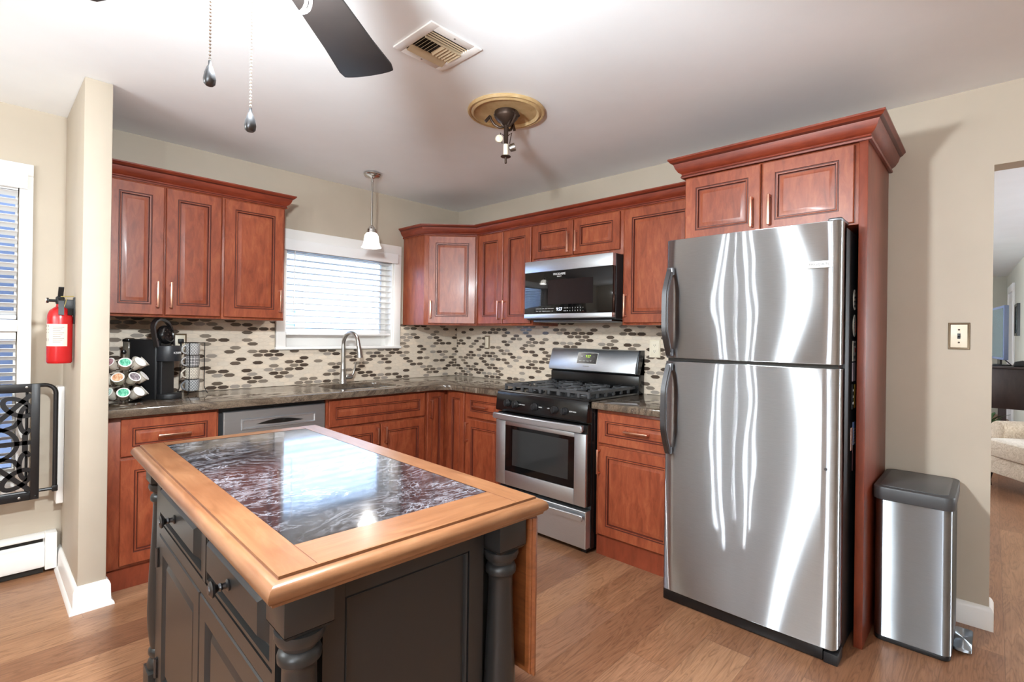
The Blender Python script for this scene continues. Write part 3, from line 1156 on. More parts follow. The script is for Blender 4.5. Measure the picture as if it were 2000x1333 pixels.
c = thing('base_cabinet', 'cherry corner base cabinet with a bifold door in the inside corner', 'cabinet', (-0.4, -0.4, 0), 'cherry base cabinets')
b = bmnew(); prism(b, [(-.0105, -.0105), (-.7965, -.0105), (-.7965, -BD), (-BD, -BD), (-BD, -.832), (-.0105, -.832)], .115, .872); obj('body', b, 'cherry', c)
b = bmnew(); prism(b, [(-.03, -.03), (-.7965, -.03), (-.7965, -.57), (-.57, -.57), (-.57, -.832), (-.03, -.832)], 0, .1145); obj('toe_kick', b, 'panel_red', c)
d = front('door', -.787, -.626, .130, .858, BD, FA, c, stile=.045); pull_v(-.762, .66, .80, FA, BD + .019, d)
front('door', -.630, -.818, .130, .858, BD, FB, c, stile=.045)

c = thing('base_cabinet', 'cherry base cabinet with drawer and door just left of the range', 'cabinet', (-0.3, -1.04, 0), 'cherry base cabinets')
carcass(-.8325, -1.236, .115, .872, BD, FB, c, toe=.57)
d = front('drawer', -.846, -1.224, .684, .858, BD, FB, c, stile=.045); pull_h(-.94, -1.085, .772, FB, BD + .019, d)
d = front('door', -.846, -1.224, .130, .668, BD, FB, c); pull_v(-.866, .50, .645, FB, BD + .019, d)

c = thing('base_cabinet', 'cherry base cabinet with drawer and worn door between range and refrigerator', 'cabinet', (-0.3, -2.28, 0), 'cherry base cabinets')
carcass(-2.019, -2.546, .115, .872, BD, FB, c, toe=.58)
d = front('drawer', -2.04, -2.532, .672, .850, BD, FB, c, stile=.045); pull_h(-2.225, -2.375, .762, FB, BD + .019, d)
d = front('door', -2.04, -2.532, .130, .655, BD, FB, c); pull_v(-2.052, .49, .635, FB, BD + .019, d)

# -- dishwasher
c = thing('dishwasher', 'stainless dishwasher with a recessed pocket handle, behind the island', 'dishwasher', (-1.9, -0.3, 0))
b = bmnew(); box(b, -2.209, -1.591, .0105, .575, .10, .872, FA); obj('body', b, 'black_matte', c)
b = bmnew(); box(b, -2.207, -1.593, .03, .55, 0, .0995, FA); obj('toe_kick', b, 'black_matte', c)
b = bmnew()
rings(b, -2.190, -1.598, .115, .848, [(0, .5755), (0, .602), (.004, .606), (.0041, .606)], FA)
dr = obj('door', b, 'mid_steel', c)
b = bmnew()
G = lambda u, d_, z: FA(u, d_, z)
rings(b, -2.10, -1.66, .735, .800, [(0, .606), (.004, .612), (.010, .612), (.014, .607), (.02, .6065)], FA)
hd = obj('pocket_handle', b, 'steel', dr)
b = bmnew()
pts = [(-2.02 + .28 * k / 12, .762 + .022 * math.sin(PI * k / 12)) for k in range(13)] + [(-1.74 - .28 * k / 12, .762 - .006 * math.sin(PI * k / 12)) for k in range(1, 12)]
prism(b, pts, .607, .6085, F=lambda x, y, z: FA(x, z, y)); obj('pocket_recess', b, 'black', dr)

# -- countertops
SINK = rrect(-1.46, -.955, -.50, -.145, .09, 6)
SINKI = rrect(-1.452, -.963, -.492, -.153, .09, 6)
cv = []
for k in range(9):                                   # curved inside corner
    a = math.radians(90 + 90 * k / 8)
    cv.append((-.545 + -.10 + .10 - .10 * 0 + .16 * (1 - math.sin(a)) * 0 - .10 * 0, 0))
R_ = 0.14
cc = (-.645 - R_, -.645 - R_)
arc = [(cc[0] + R_ * math.cos(math.radians(90 - 90 * k / 8)), cc[1] + R_ * math.sin(math.radians(90 - 90 * k / 8))) for k in range(9)]
outer = [(-2.707, -.0095), (-2.707, -.645)] + arc + [(-.645, -1.2365), (-.0095, -1.2365), (-.0095, -.0095)]
t = thing('countertop', 'L-shaped brown granite countertop running under the window to the range', 'countertop', (-1.3, -.3, .875))
b = bmnew(); prism(b, outer, .8745, .9145, holes=[SINK], bev=.004); obj('slab', b, 'granite', t)
t = thing('countertop', 'small brown granite countertop between the range and the refrigerator', 'countertop', (-.3, -2.28, .875))
b = bmnew(); prism(b, [(-.0095, -2.0135), (-.0095, -2.549), (-.645, -2.549), (-.645, -2.0135)], .8745, .9145, bev=.004); obj('slab', b, 'granite', t)

# -- sink and faucet
t = thing('sink', 'stainless undermount sink below the window', 'sink', (-1.21, -.32, .70))
b = bmnew()
rows = []
bb = bmesh.new()
for ins, z in ((-.012, .8735), (.006, .8735), (.012, .86), (.018, .74), (.045, .715), (.20, .708)):
    rr = rrect(-1.46 + ins, -.955 - ins, -.50 + min(ins, .14), -.145 - min(ins, .14), max(.09 - ins, .03), 6)
    rows.append([bb.verts.new((x, y, z)) for x, y in rr])
for i in range(len(rows) - 1):
    for k in range(len(rows[0])):
        bb.faces.new([rows[i][k], rows[i][(k + 1) % len(rows[0])], rows[i + 1][(k + 1) % len(rows[0])], rows[i + 1][k]])
bb.faces.new(rows[-1])
bmesh.ops.recalc_face_normals(bb, faces=bb.faces)
_merge(b, bb)
obj('basin', b, 'steel', t)
b = bmnew(); lathe(b, [(.001, .709), (.04, .709), (.045, .712), (.02, .7125), (.001, .711)], (-1.21, -.32, 0), closed=False); obj('drain', b, 'nickel', t)

t = thing('faucet', 'brushed nickel gooseneck pull-down faucet in front of the window', 'faucet', (-1.213, -.10, .915))
b = bmnew()
lathe(b, [(.030, .915), (.030, .922), (.026, .928), (.024, .94), (.021, 1.0), (.0195, 1.02), (.0205, 1.025), (.0195, 1.03), (.0165, 1.06), (.015, 1.08)], (-1.213, -.10, 0))
obj('base', b, 'nickel', t)
b = bmnew()
pts = [(-1.213, -.10, 1.06), (-1.213, -.10, 1.20)]
for k in range(13):
    a = math.radians(180 - 180 * k / 12 * 0.97)
    pts.append((-1.213 + .012 * (1 + math.cos(a)), -.19 - .09 * math.cos(a), 1.215 + .09 * math.sin(a)))
tube(b, pts, [.0155] * 2 + [.0145] * 13, 14)
obj('spout', b, 'nickel', t)
b = bmnew()
p0 = Vector(pts[-1])
tube(b, [p0, p0 + Vector((.002, -.006, -.03)), p0 + Vector((.004, -.012, -.07)), p0 + Vector((.005, -.016, -.105))], [.0155, .016, .019, .023], 14); obj('spray_head', b, 'nickel', t)
b = bmnew()
lathe(b, [(.018, 0), (.021, .004), (.021, .05), (.016, .058)], (-1.195, -.10, .965), axis='x', closed=True)
tube(b, [(-1.148, -.102, .965), (-1.128, -.106, .99), (-1.122, -.112, 1.03), (-1.118, -.12, 1.075)], [.010, .0085, .007, .006], 10)
obj('lever', b, 'nickel', t)


# ------------------------------------------------------------------ microwave
t = thing('microwave', 'stainless and black over-the-range microwave', 'microwave', (-.2, -1.64, 1.41))
b = bmnew(); box(b, -1.252, -2.010, .012, .385, 1.4155, 1.832, FB, bev=.003); obj('body', b, 'black_matte', t)
b = bmnew(); box(b, -1.262, -2.008, .386, .425, 1.752, 1.833, FB, bev=.003); obj('top_band', b, 'steel', t)
b = bmnew(); box(b, -1.262, -2.008, .386, .423, 1.457, 1.7515, FB, bev=.002)
dg = obj('door_glass', b, 'black_glass', t)
b = bmnew(); box(b, -1.262, -2.008, .386, .430, 1.425, 1.4565, FB, bev=.003); obj('bottom_strip', b, 'steel', t)
b = bmnew(); box(b, -1.48, -1.86, .4232, .4236, 1.52, 1.69, FB); obj('window', b, mat('smoked_glass', (26, 26, 27), 0.12)[0], dg)
b = bmnew(); box(b, -1.30, -1.97, .05, .37, 1.4, 1.4152, FB, bev=.004)
obj('vent_grille', b, 'dark_steel', t)
RB, UP = (0, -1, 0), (0, 0, 1)
text('FRIGIDAIRE', .021, (-.4236, -1.580, 1.728), RB, UP, 'white_ink', dg)
text('GALLERY', .010, (-.4236, -1.580, 1.712), RB, UP, 'white_ink', dg)
text('9:27', .030, (-.4236, -1.583, 1.486), RB, UP, 'lcd_white', dg, name='clock_digits')
for k, s in enumerate(('Auto', 'Soften', 'Melt', 'Popcorn', 'Potato', 'Pizza')):
    pass
for k in range(6):
    yy = -1.385 - k * .0275
    text(('POWER', 'COOK', 'AUTO', 'MELT', 'SOFTEN', 'SNACK')[k], .0078, (-.4236, yy, 1.492), RB, UP, 'white_ink', dg, name='button_print')
    text(('LIGHT', 'VENT', 'TIMER', 'POPCORN', 'PIZZA', 'VEG')[k], .0078, (-.4236, yy, 1.474), RB, UP, 'white_ink', dg, name='button_print')
for k in range(8):
    yy = -1.632 - k * .0215
    text(('STOP', 'CLR', '1', '2', '3', '4', '5', '+')[k], .012 if k > 1 else .008, (-.4236, yy, 1.493), RB, UP, 'white_ink', dg, name='button_print')
    text(('START', '30s', '6', '7', '8', '9', '0', '-')[k], .012 if k > 1 else .008, (-.4236, yy, 1.474), RB, UP, 'white_ink', dg, name='button_print')

# ------------------------------------------------------------------ gas range
t = thing('gas_range', 'stainless and black freestanding gas range between the base cabinets', 'stove', (-.35, -1.625, 0))
Y0, Y1 = -1.2425, -2.0075
b = bmnew(); box(b, Y0, Y1, .03, .625, .03, .905, FB, bev=.002); obj('body', b, 'black', t)
for yy in (Y0 - .05, Y1 + .05):
    for xx in (.10, .60):
        b = bmnew(); box(b, yy - .02, yy + .02, xx - .025, xx + .025, 0, .0295, FB); obj('foot', b, 'black_matte', t)
b = bmnew()
rings(b, Y0, Y1, .03, .66, [(0, .9052), (0, .918), (.006, .925), (.020, .925), (.028, .915), (.06, .914)], lambda u, d_, z: FB(u, z, d_))
obj('cooktop', b, 'black', t)
# control panel with knobs
b = bmnew()
prism(b, [(.626, .788), (.680, .788), (.684, .80), (.672, .895), (.664, .915), (.626, .915)], Y1, Y0, F=lambda x, y, z: Vector((-x, z, y)), bev=.003)
cp = obj('control_panel', b, 'black', t)
for yy in (-1.352, -1.428, -1.60, -1.765, -1.842):
    b = bmnew()
    lathe(b, [(.024, 0), (.024, -.006), (.020, -.010), (.018, -.026), (.015, -.029)], (-.679, yy, .843), axis='x', seg=20)
    box(b, yy - .004, yy + .004, .700, .712, .822, .864, FB, bev=.002)
    obj('knob', b, 'black_matte', cp)
for yy, s in ((-1.484, 'LOW HIGH'), (-1.645, 'OVEN'), (-1.712, 'LITE'), (-1.902, 'LOW HIGH')):
    text(s, .0105, (-.6805, yy, .845), RB, UP, 'white_ink', cp, name='knob_print')
# oven door
b = bmnew(); rings(b, Y0 - .004, Y1 + .004, .288, .776, [(0, .6265), (0, .660), (.004, .664), (.0045, .664)], FB)
od = obj('oven_door', b, 'black', t)
b = bmnew()
zs0, zs1 = .290, .722
box(b, -1.2475, -1.335, .6645, .682, zs0, zs1, FB, bev=.003); box(b, -1.918, -2.0025, .6645, .682, zs0, zs1, FB, bev=.003)
box(b, -1.3355, -1.9175, .6645, .682, .695, zs1, FB, bev=.002); box(b, -1.3355, -1.9175, .6645, .682, zs0, .385, FB, bev=.002)
obj('steel_frame', b, 'steel', od)
b = bmnew(); box(b, -1.3358, -1.9172, .6645, .678, .3855, .6945, FB); obj('oven_window', b, 'black_glass', od)
b = bmnew()
rings(b, -1.40, -1.87, .43, .672, [(0, .6782), (.002, .6786), (.0022, .6786)], FB)
obj('inner_glass', b, mat('oven_inner_glass', (44, 45, 45), 0.08)[0], od)
b = bmnew()
hp = [FB(Y0 - .008 + (Y1 - Y0 + .016) * k / 12, .713 + .012 * math.sin(PI * k / 12), .756) for k in range(13)]
tube(b, hp, 1, flat=(.012, .021, (0, 0, 1)))
bmesh.ops.bevel(b, geom=[e for e in b.edges if len(e.link_faces) == 2 and e.calc_face_angle(0) > 1], offset=.007, segments=3, affect='EDGES')
box(b, -1.27, -1.30, .665, .705, .742, .772, FB, bev=.003); box(b, -1.95, -1.98, .665, .705, .742, .772, FB, bev=.003)
obj('oven_handle', b, 'steel', od)
# warming drawer
b = bmnew(); rings(b, Y0 - .004, Y1 + .004, .040, .262, [(0, .6265), (0, .672), (.004, .676), (.0045, .676)], FB)
wd = obj('warming_drawer', b, 'steel', t)
b = bmnew()
hp = [FB(Y0 - .012 + (Y1 - Y0 + .024) * k / 10, .694 + .010 * math.sin(PI * k / 10), .226) for k in range(11)]
tube(b, hp, 1, flat=(.008, .018, (0, 0, 1)))
bmesh.ops.bevel(b, geom=[e for e in b.edges if len(e.link_faces) == 2 and e.calc_face_angle(0) > 1], offset=.005, segments=3, affect='EDGES')
obj('drawer_handle', b, 'steel', wd)
# backguard
b = bmnew()
prism(b, [(.012, .90), (.085, .90), (.085, 1.036), (.075, 1.04), (.012, 1.21)], Y1, Y0, F=lambda x, y, z: Vector((-x, z, y)), bev=.003)
obj('back_guard', b, 'black', t)
b = bmnew()
prism(b, [(.0125, 1.046), (.108, 1.046), (.118, 1.054), (.116, 1.085), (.078, 1.198), (.062, 1.210), (.0125, 1.210)], Y1 + .012, Y0 - .002, F=lambda x, y, z: Vector((-x, z, y)), bev=.002)
bp = obj('back_panel', b, 'steel', t)
b = bmnew()
prism(b, [(.0125, 1.04), (.10, 1.046), (.098, 1.09), (.066, 1.2105), (.0125, 1.2105)], Y1, Y1 + .0115, F=lambda x, y, z: Vector((-x, z, y)))
obj('end_cap', b, 'black', t)
sl = Vector((.038, 0, .113)).normalized()               # upward along the sloped face
nrm = Vector((-.113, 0, .038)).normalized()
PC = Vector((-.097, -1.592, 1.1415))
FP = lambda u, d_, z: PC + Vector((0, -1, 0)) * u + nrm * d_ + sl * z
b = bmnew(); box(b, -.088, .088, .0, .003, -.043, .043, FP, bev=.0012); obj('display_bezel', b, 'white_plastic', bp)
b = bmnew(); box(b, -.085, .085, .0032, .0042, -.040, .040, FP)
dp = obj('display', b, 'black', bp)
text('9:27', .026, FP(0.006, .0046, .014), RB, sl, 'lcd_green', dp, name='clock_digits')
for u, z, s in ((-.05, .012, 'TEMP'), (-.055, -.022, 'BAKE'), (-.022, -.022, 'BROIL'), (.008, -.022, 'TIMER'), (.058, .012, '+'), (.058, -.022, '-'), (.034, -.02, 'OFF')):
    text(s, .0085, FP(u, .0046, z), RB, sl, 'white_ink', dp, name='button_print')
text('FRIGIDAIRE', .011, FP(0, .0008, -.060), RB, sl, 'grey_ink', bp)
# burners and grates
for xx, yy, r in ((.20, -1.42, .040), (.47, -1.42, .048), (.20, -1.83, .036), (.47, -1.83, .052), (.335, -1.625, .036)):
    b = bmnew()
    lathe(b, [(r + .022, .9145), (r + .02, .919), (r + .006, .921), (r + .004, .929), (r, .932), (r * .6, .934)], (-xx, yy, 0), seg=24)
    obj('burner', b, 'iron', t)


def grate(y0, y1):
    b = bmnew()
    zt = .958
    bar = lambda a, c: tube(b, [FB(a[0], a[1], zt), FB(c[0], c[1], zt)], 1, flat=(.0065, .008, (0, 0, 1)))
    x0, x1 = .075, .615
    ys = sorted((y0, y1))
    bar((ys[0], x0), (ys[1], x0)); bar((ys[0], x1), (ys[1], x1))
    bar((ys[0], x0), (ys[0], x1)); bar((ys[1], x0), (ys[1], x1))
    bar((ys[0], .335), (ys[1], .335))
    ym = (y0 + y1) / 2
    for xc in (.20, .47):
        for dy in (-1, 1):
            bar((ym + dy * .035, xc), (ys[0] if dy < 0 else ys[1], xc))
        for dx in (-1, 1):
            bar((ym, xc + dx * .038), (ym, xc + dx * .135))
        for sx, sy in ((1, 1), (1, -1), (-1, 1), (-1, -1)):
            bar((ym + sy * .045, xc + sx * .05), (ym + sy * (abs(y1 - y0) / 2), xc + sx * .085))
    # feet and raised fingers on the rim
    for yy in ys:
        n = 7
        for k in range(n):
            xx = x0 + (x1 - x0) * k / (n - 1)
            tube(b, [FB(yy, xx, .927), FB(yy, xx, .966)], 1, flat=(.006, .009, (1, 0, 0)))
    for xx in (x0, x1):
        for k in range(4):
            yy = ys[0] + (ys[1] - ys[0]) * k / 3
            tube(b, [FB(yy, xx, .927), FB(yy, xx, .966)], 1, flat=(.009, .006, (1, 0, 0)))
    return obj('grate', b, 'iron', t)


grate(-1.275, -1.502)
grate(-1.512, -1.738)
grate(-1.748, -1.975)

# ------------------------------------------------------------------ refrigerator
t = thing('refrigerator', 'tall stainless top-freezer refrigerator with dark bar handles', 'refrigerator', (-.42, -2.93, 0))
b = bmnew(); box(b, -2.558, -3.308, .03, .692, .02, 1.770, FB, bev=.004); obj('case', b, 'black_matte', t)
b = bmnew(); box(b, -2.560, -3.260, .6925, .788, .004, .055, FB, bev=.004); obj('toe_grille', b, 'black', t)
b = bmnew(); box(b, -3.262, -3.312, .70, .79, .0, .044, FB, bev=.003); obj('hinge', b, 'black_matte', t)


def fridge_door(name, z0, z1):
    """slightly bowed door with rounded vertical edges"""
    y0, y1 = -2.553, -3.309
    pts = []
    n = 16
    for k in range(n + 1):
        f = k / n
        y = y0 - .018 + (y1 - y0 + .036) * f
        pts.append((-(.797 + .006 * math.sin(PI * f)), y))
    right = [(-.790, y1 + .010), (-.777, y1 + .003), (-.762, y1), (-.70, y1)]
    left = [(-.70, y0), (-.762, y0), (-.777, y0 - .003), (-.790, y0 - .010)]
    b = bmnew()
    prism(b, pts + right + left, z0, z1, bev=.003)
    return obj(name, b, 'fridge_steel', t, smooth=50)


fd = fridge_door('freezer_door', 1.203, 1.785)
rd = fridge_door('refrigerator_door', .058, 1.187)
b = bmnew(); box(b, -2.565, -3.30, .694, .775, 1.188, 1.202, FB); obj('door_gasket', b, 'black', t)
b = bmnew()
box(b, -3.255, -3.306, .64, .775, 1.7855, 1.800, FB, bev=.006); obj('hinge_cover', b, 'dark_steel', t)


def fridge_handle(parent, z0, z1, flip):
    b = bmnew()
    n = 18
    rows = []
    for k in range(n + 1):
        f = k / n
        g = f if not flip else 1 - f
        out = .806 + .050 * min(1.0, math.sin(PI * min(1, f * .93 + .04)) * 1.25)
        y = -2.590 + .006 * math.sin(PI * f)
        rows.append(Vector((-out, y, z0 + (z1 - z0) * f)))
    tube(b, rows, 1, flat=(.010, .016, (0, 1, 0)))
    bmesh.ops.bevel(b, geom=[e for e in b.edges if len(e.link_faces) == 2 and e.calc_face_angle(0) > 1], offset=.006, segments=3, affect='EDGES')
    for zz in (z0 + .015, z1 - .015):
        box(b, -2.575, -2.606, .801, .825, zz - .018, zz + .018, FB, bev=.004)
    return obj('handle', b, 'dark_steel', parent)


fridge_handle(fd, 1.215, 1.644, False)
fridge_handle(rd, .735, 1.175, True)
b = bmnew(); box(b, -3.188, -3.280, .8002, .8055, 1.596, 1.624, FB, bev=.0015)
bd = obj('badge', b, 'white_plastic', fd)
text('FRIGIDAIRE', .0155, (-.8058, -3.234, 1.610), RB, UP, 'ink', bd, sx=.95)
b = bmnew(); lathe(b, [(.006, -.003), (.006, 0.001), (.004, .002)], (-.8015, -3.265, .782), axis='x', seg=14); obj('lock_plug', b, 'dark_steel', rd)

# magnets on the black side of the refrigerator
YS = -3.3085
RS, US = (1, 0, 0), (0, 0, 1)


def magnet(label, x0, x1, z0, z1, m, round_=False):
    b = bmnew()
    if round_:
        cx, cz = (x0 + x1) / 2, (z0 + z1) / 2
        lathe(b, [((z1 - z0) / 2, YS), ((z1 - z0) / 2, YS - .002), ((z1 - z0) / 2 - .001, YS - .0025)], (cx, 0, cz), axis='y', seg=28)
        bmesh.ops.scale(b, vec=((x1 - x0) / (z1 - z0), 1, 1), space=Matrix.Translation((-cx, 0, -cz)), verts=b.verts)
    else:
        box(b, x0, x1, YS - .0025, YS, z0, z1)
    o = obj('magnet', b, m)
    return tag(o, label, 'magnet', 'magnets on the refrigerator side')


g = magnet('white oval magnet with black lettering, topmost on the refrigerator side', -.555, -.485, 1.435, 1.525, 'paper', True)
for k, s in enumerate(('MY', 'SUPER', 'WOUNDED', 'WARRIOR')):
    text(s, .013 if k else .010, (-.52, YS - .0029, 1.508 - k * .019), RS, US, 'ink', g, sx=.8)
g = magnet('white oval magnet with a small coloured figure, second from top', -.555, -.485, 1.318, 1.415, 'paper', True)
b = bmnew(); prism(b, [(-.515, 1.335), (-.492, 1.34), (-.494, 1.375), (-.505, 1.392), (-.516, 1.375)], YS - .0033, YS - .0027, F=lambda x, y, z: Vector((x, z, y))); obj('print', b, mat('rust_print', (176, 98, 78), 0.6)[0], g)
text('IT IS A', .011, (-.535, YS - .0029, 1.368), (0, 0, 1), (-1, 0, 0), 'ink', g)
g = magnet('white rectangular magnet reading home with a flag print', -.555, -.495, 1.212, 1.300, 'paper')
for k, s in enumerate(('HOME', '', 'BASE')):
    if s:
        text(s, .019, (-.525, YS - .0029, 1.285 - k * .028), RS, US, 'ink', g, sx=.75)
b = bmnew(); box(b, -.52, -.503, YS - .0033, YS - .0027, 1.25, 1.27); obj('print', b, mat('red_print', (186, 60, 58), 0.6)[0], g)
g = magnet('plain mauve-grey paper magnet under the home magnet', -.555, -.495, 1.125, 1.205, mat('mauve_paper', (176, 160, 168), 0.7)[0])
g = magnet('black and yellow rectangular magnet in the middle of the row', -.558, -.488, 1.005, 1.112, 'black_matte')
b = bmnew(); box(b, -.523, -.489, YS - .0033, YS - .0027, 1.006, 1.111); obj('print', b, 'yellow', g)
for k, s in enumerate(('THE', 'BIG', 'ONE')):
    text(s, .016, (-.540, YS - .0029, 1.085 - k * .028), RS, US, 'white_ink', g, sx=.7)
g = magnet('narrow pink strip magnet beside the blue calendar', -.572, -.536, .828, .925, mat('pink_paper', (206, 168, 158), 0.7)[0])
g = magnet('blue and cream calendar magnet low on the refrigerator side', -.528, -.488, .845, .945, mat('blue_paper', (128, 150, 204), 0.7)[0])
b = bmnew()
for k in range(6):
    box(b, -.525, -.491, YS - .0033, YS - .0027, .850 + k * .012, .857 + k * .012)
obj('print', b, 'paper', g)
g = magnet('dark red and black photo magnet, lowest on the refrigerator side', -.535, -.490, .735, .828, mat('dark_red_paper', (92, 40, 44), 0.6)[0])


# ------------------------------------------------------------------ island cart (local axes: x across, y along, near end is -y)
IS = thing('kitchen_island', 'charcoal kitchen island cart with honey wood rim and black marble top', 'kitchen island', (-2.492, -2.311, 0), local=True)
IS.rotation_euler = (0, 0, math.radians(-2.2))
A_, B_ = .318, .655
ZTOP = .92
HF = lambda u, d_, z: Vector((u, z, d_))          # rings in plan: u->x, z->y, depth->z
b = bmnew()
prof = [(.024, .8785), (.010, .8785), (.008, .884), (.003, .887), (.0, .893), (.001, .901), (.005, .908), (.012, .9125), (.021, .9145), (.0225, .9145), (.0228, .9195), (.026, .92)]
rows = []
bb = bmesh.new()
for ins, z in prof:
    a, c_ = A_ - ins, B_ - ins
    rows.append([bb.verts.new(p) for p in ((-a, -c_, z), (a, -c_, z), (a, c_, z), (-a, c_, z))])
for i in range(len(rows) - 1):
    for k in range(4):
        f = bb.faces.new([rows[i][k], rows[i][(k + 1) % 4], rows[i + 1][(k + 1) % 4], rows[i + 1][k]])
        f.material_index = 1 if k in (0, 2) else 0
        if i == 8:
            f.material_index = 2
bb.faces.new(rows[0])
ix, iy0, iy1 = .232, -.528, .575
a, c_ = A_ - .026, B_ - .026
Q = lambda pts, mi: setattr(bb.faces.new([bb.verts.new((x, y, .92)) for x, y in pts]), 'material_index', mi)
Q(((-a, -c_), (-ix, -c_), (-ix, c_), (-a, c_)), 0)
Q(((ix, -c_), (a, -c_), (a, c_), (ix, c_)), 0)
Q(((-ix, -c_), (ix, -c_), (ix, iy0), (-ix, iy0)), 1)
Q(((-ix, iy1), (ix, iy1), (ix, c_), (-ix, c_)), 1)
for x in (-ix, ix):
    for y0, y1 in ((-c_, iy0), (iy1, c_)):
        Q(((x - .0008, y0), (x + .0008, y0), (x + .0008, y1), (x - .0008, y1)), 2)
        for v in bb.verts[-4:]:
            v.co.z += .0003
bmesh.ops.recalc_face_normals(bb, faces=bb.faces)
for f in bb.faces:
    if abs(f.normal.z) > .9 and f.calc_center_median().z > .919 and f.normal.z < 0:
        f.normal_flip()
_merge(b, bb)
obj('top_frame', b, ['butcher', 'butcher_x', 'wood_seam'], IS)
b = bmnew(); box(b, -ix + .001, ix - .001, iy0 + .001, iy1 - .001, .90, .9194); obj('marble_inlay', b, 'marble', IS)

b = bmnew(); box(b, -.232, .255, -.540, .540, .10, .878); obj('body', b, 'grey_paint', IS)
b = bmnew(); box(b, -.24, .24, -.52, .52, .14, .16); box(b, -.23, .23, -.5, .5, .12, .139); obj('bottom_shelf', b, 'grey_paint', IS)
LX, LY, LB = .2375, .575, .0425
for sx in (-1, 1):
    for sy in (-1, 1):
        b = bmnew()
        cx, cy = sx * LX, sy * LY
        box(b, cx - LB, cx + LB, cy - LB, cy + LB, .806, .878, bev=.002)
        # chamfered lower corners of the block
        pr = [(-LB, .8119), (LB, .8119), (LB, .812), (-LB, .812)]
        bb = bmesh.new()
        q0 = [bb.verts.new((cx + x * LB, cy + y * LB, .8062)) for x, y in ((-1, -1), (1, -1), (1, 1), (-1, 1))]
        q1 = [bb.verts.new((cx + x * .036, cy + y * .036, .798)) for x, y in ((-1, -1), (1, -1), (1, 1), (-1, 1))]
        for k in range(4):
            bb.faces.new([q0[k], q0[(k + 1) % 4], q1[(k + 1) % 4], q1[k]])
        bb.faces.new(q1)
        bmesh.ops.recalc_face_normals(bb, faces=bb.faces)
        _merge(b, bb)
        lathe(b, [(.034, .7985), (.0415, .795), (.0425, .786), (.038, .775), (.030, .771), (.029, .764), (.034, .760), (.037, .752), (.036, .742), (.030, .736), (.0285, .728),
                  (.029, .70), (.031, .64), (.035, .55), (.039, .46), (.041, .38), (.039, .32), (.033, .27), (.030, .255), (.036, .248), (.037, .238), (.033, .228), (.030, .222),
                  (.036, .214), (.040, .200), (.036, .186)], (cx, cy, 0), seg=30)
        box(b, cx - LB, cx + LB, cy - LB, cy + LB, .10, .188, bev=.002)
        lathe(b, [(.028, .10), (.036, .092), (.040, .07), (.034, .03), (.026, 0)], (cx, cy, 0), seg=24)
        obj('leg', b, 'grey_paint', IS)
# near and far end panels
for s in (-1, 1):
    F = lambda u, d_, z, s=s: Vector((u, s * (.540 + d_), z))
    b = bmnew()
    box(b, -.192, -.150, .0003, .024, .16, .878, F); box(b, .150, .192, .0003, .024, .16, .878, F)
    box(b, -.1495, .1495, .0003, .024, .81, .878, F); box(b, -.1495, .1495, .0003, .024, .16, .22, F)
    rings(b, -.1495, .1495, .2203, .8097, [(0, .0003), (0, .018), (.004, .0225), (.007, .018), (.008, .012), (.0085, .012)], F)
    obj('end_panel', b, 'grey_paint', IS)
# left face: frame, two drawers, two doors
FL = lambda u, d_, z: Vector((-(.2325 + d_), u, z))
b = bmnew()
box(b, .478, .530, .0003, .030, .16, .878, FL); box(b, -.530, -.5155, .0003, .030, .16, .878, FL)
box(b, -.064, -.040, .0003, .030, .695, .878, FL)
box(b, -.5153, .4778, .0003, .030, .660, .694, FL); box(b, -.5153, .4778, .0003, .030, .856, .878, FL); box(b, -.5153, .4778, .0003, .030, .12, .16, FL)
obj('face_frame', b, 'grey_paint', IS)
for y0, y1 in ((-.0395, .4775), (-.515, -.0645)):
    b = bmnew()
    rings(b, y0 + .002, y1 - .002, .697, .854, [(0, .0003), (0, .028), (.012, .030), (.016, .016), (.022, .013), (.024, .014), (.048, .040), (.050, .040)], FL)
    dw = obj('drawer', b, 'grey_paint', IS)
    b = bmnew()
    yc = (y0 + y1) / 2
    mt = Matrix.Translation((-.2325 - .040, yc, .776)) @ Matrix.Rotation(-PI / 2, 4, 'Y')
    lathe(b, [(.012, 0), (.0125, .003), (.007, .006), (.006, .012), (.009, .016), (.0065, .02), (.010, .026), (.0165, .029), (.0172, .033), (.013, .036), (.009, .0365), (.008, .0385), (.003, .0385)], seg=22, mat4=mt)
    obj('knob', b, 'pewter', dw)
for k, (y0, y1) in enumerate(((-.018, .4775), (-.515, -.022))):
    b = bmnew()
    rings(b, y0 + .002, y1 - .002, .163, .657, [(0, .0003), (0, .029), (.003, .032), (.050, .032), (.052, .030), (.058, .014), (.064, .014), (.084, .027), (.086, .027)], FL)
    dr = obj('door', b, 'grey_paint', IS)
    b = bmnew()
    for z in (.585, .235):
        yh = .478 if k == 0 else -.5155
        tube(b, [FL(yh, .036, z - .03), FL(yh, .036, z + .03)], .0055, 10)
        box(b, yh - .012, yh + .012, .0305, .0335, z - .028, z + .028, FL)
    obj('hinge', b, 'pewter', dr)
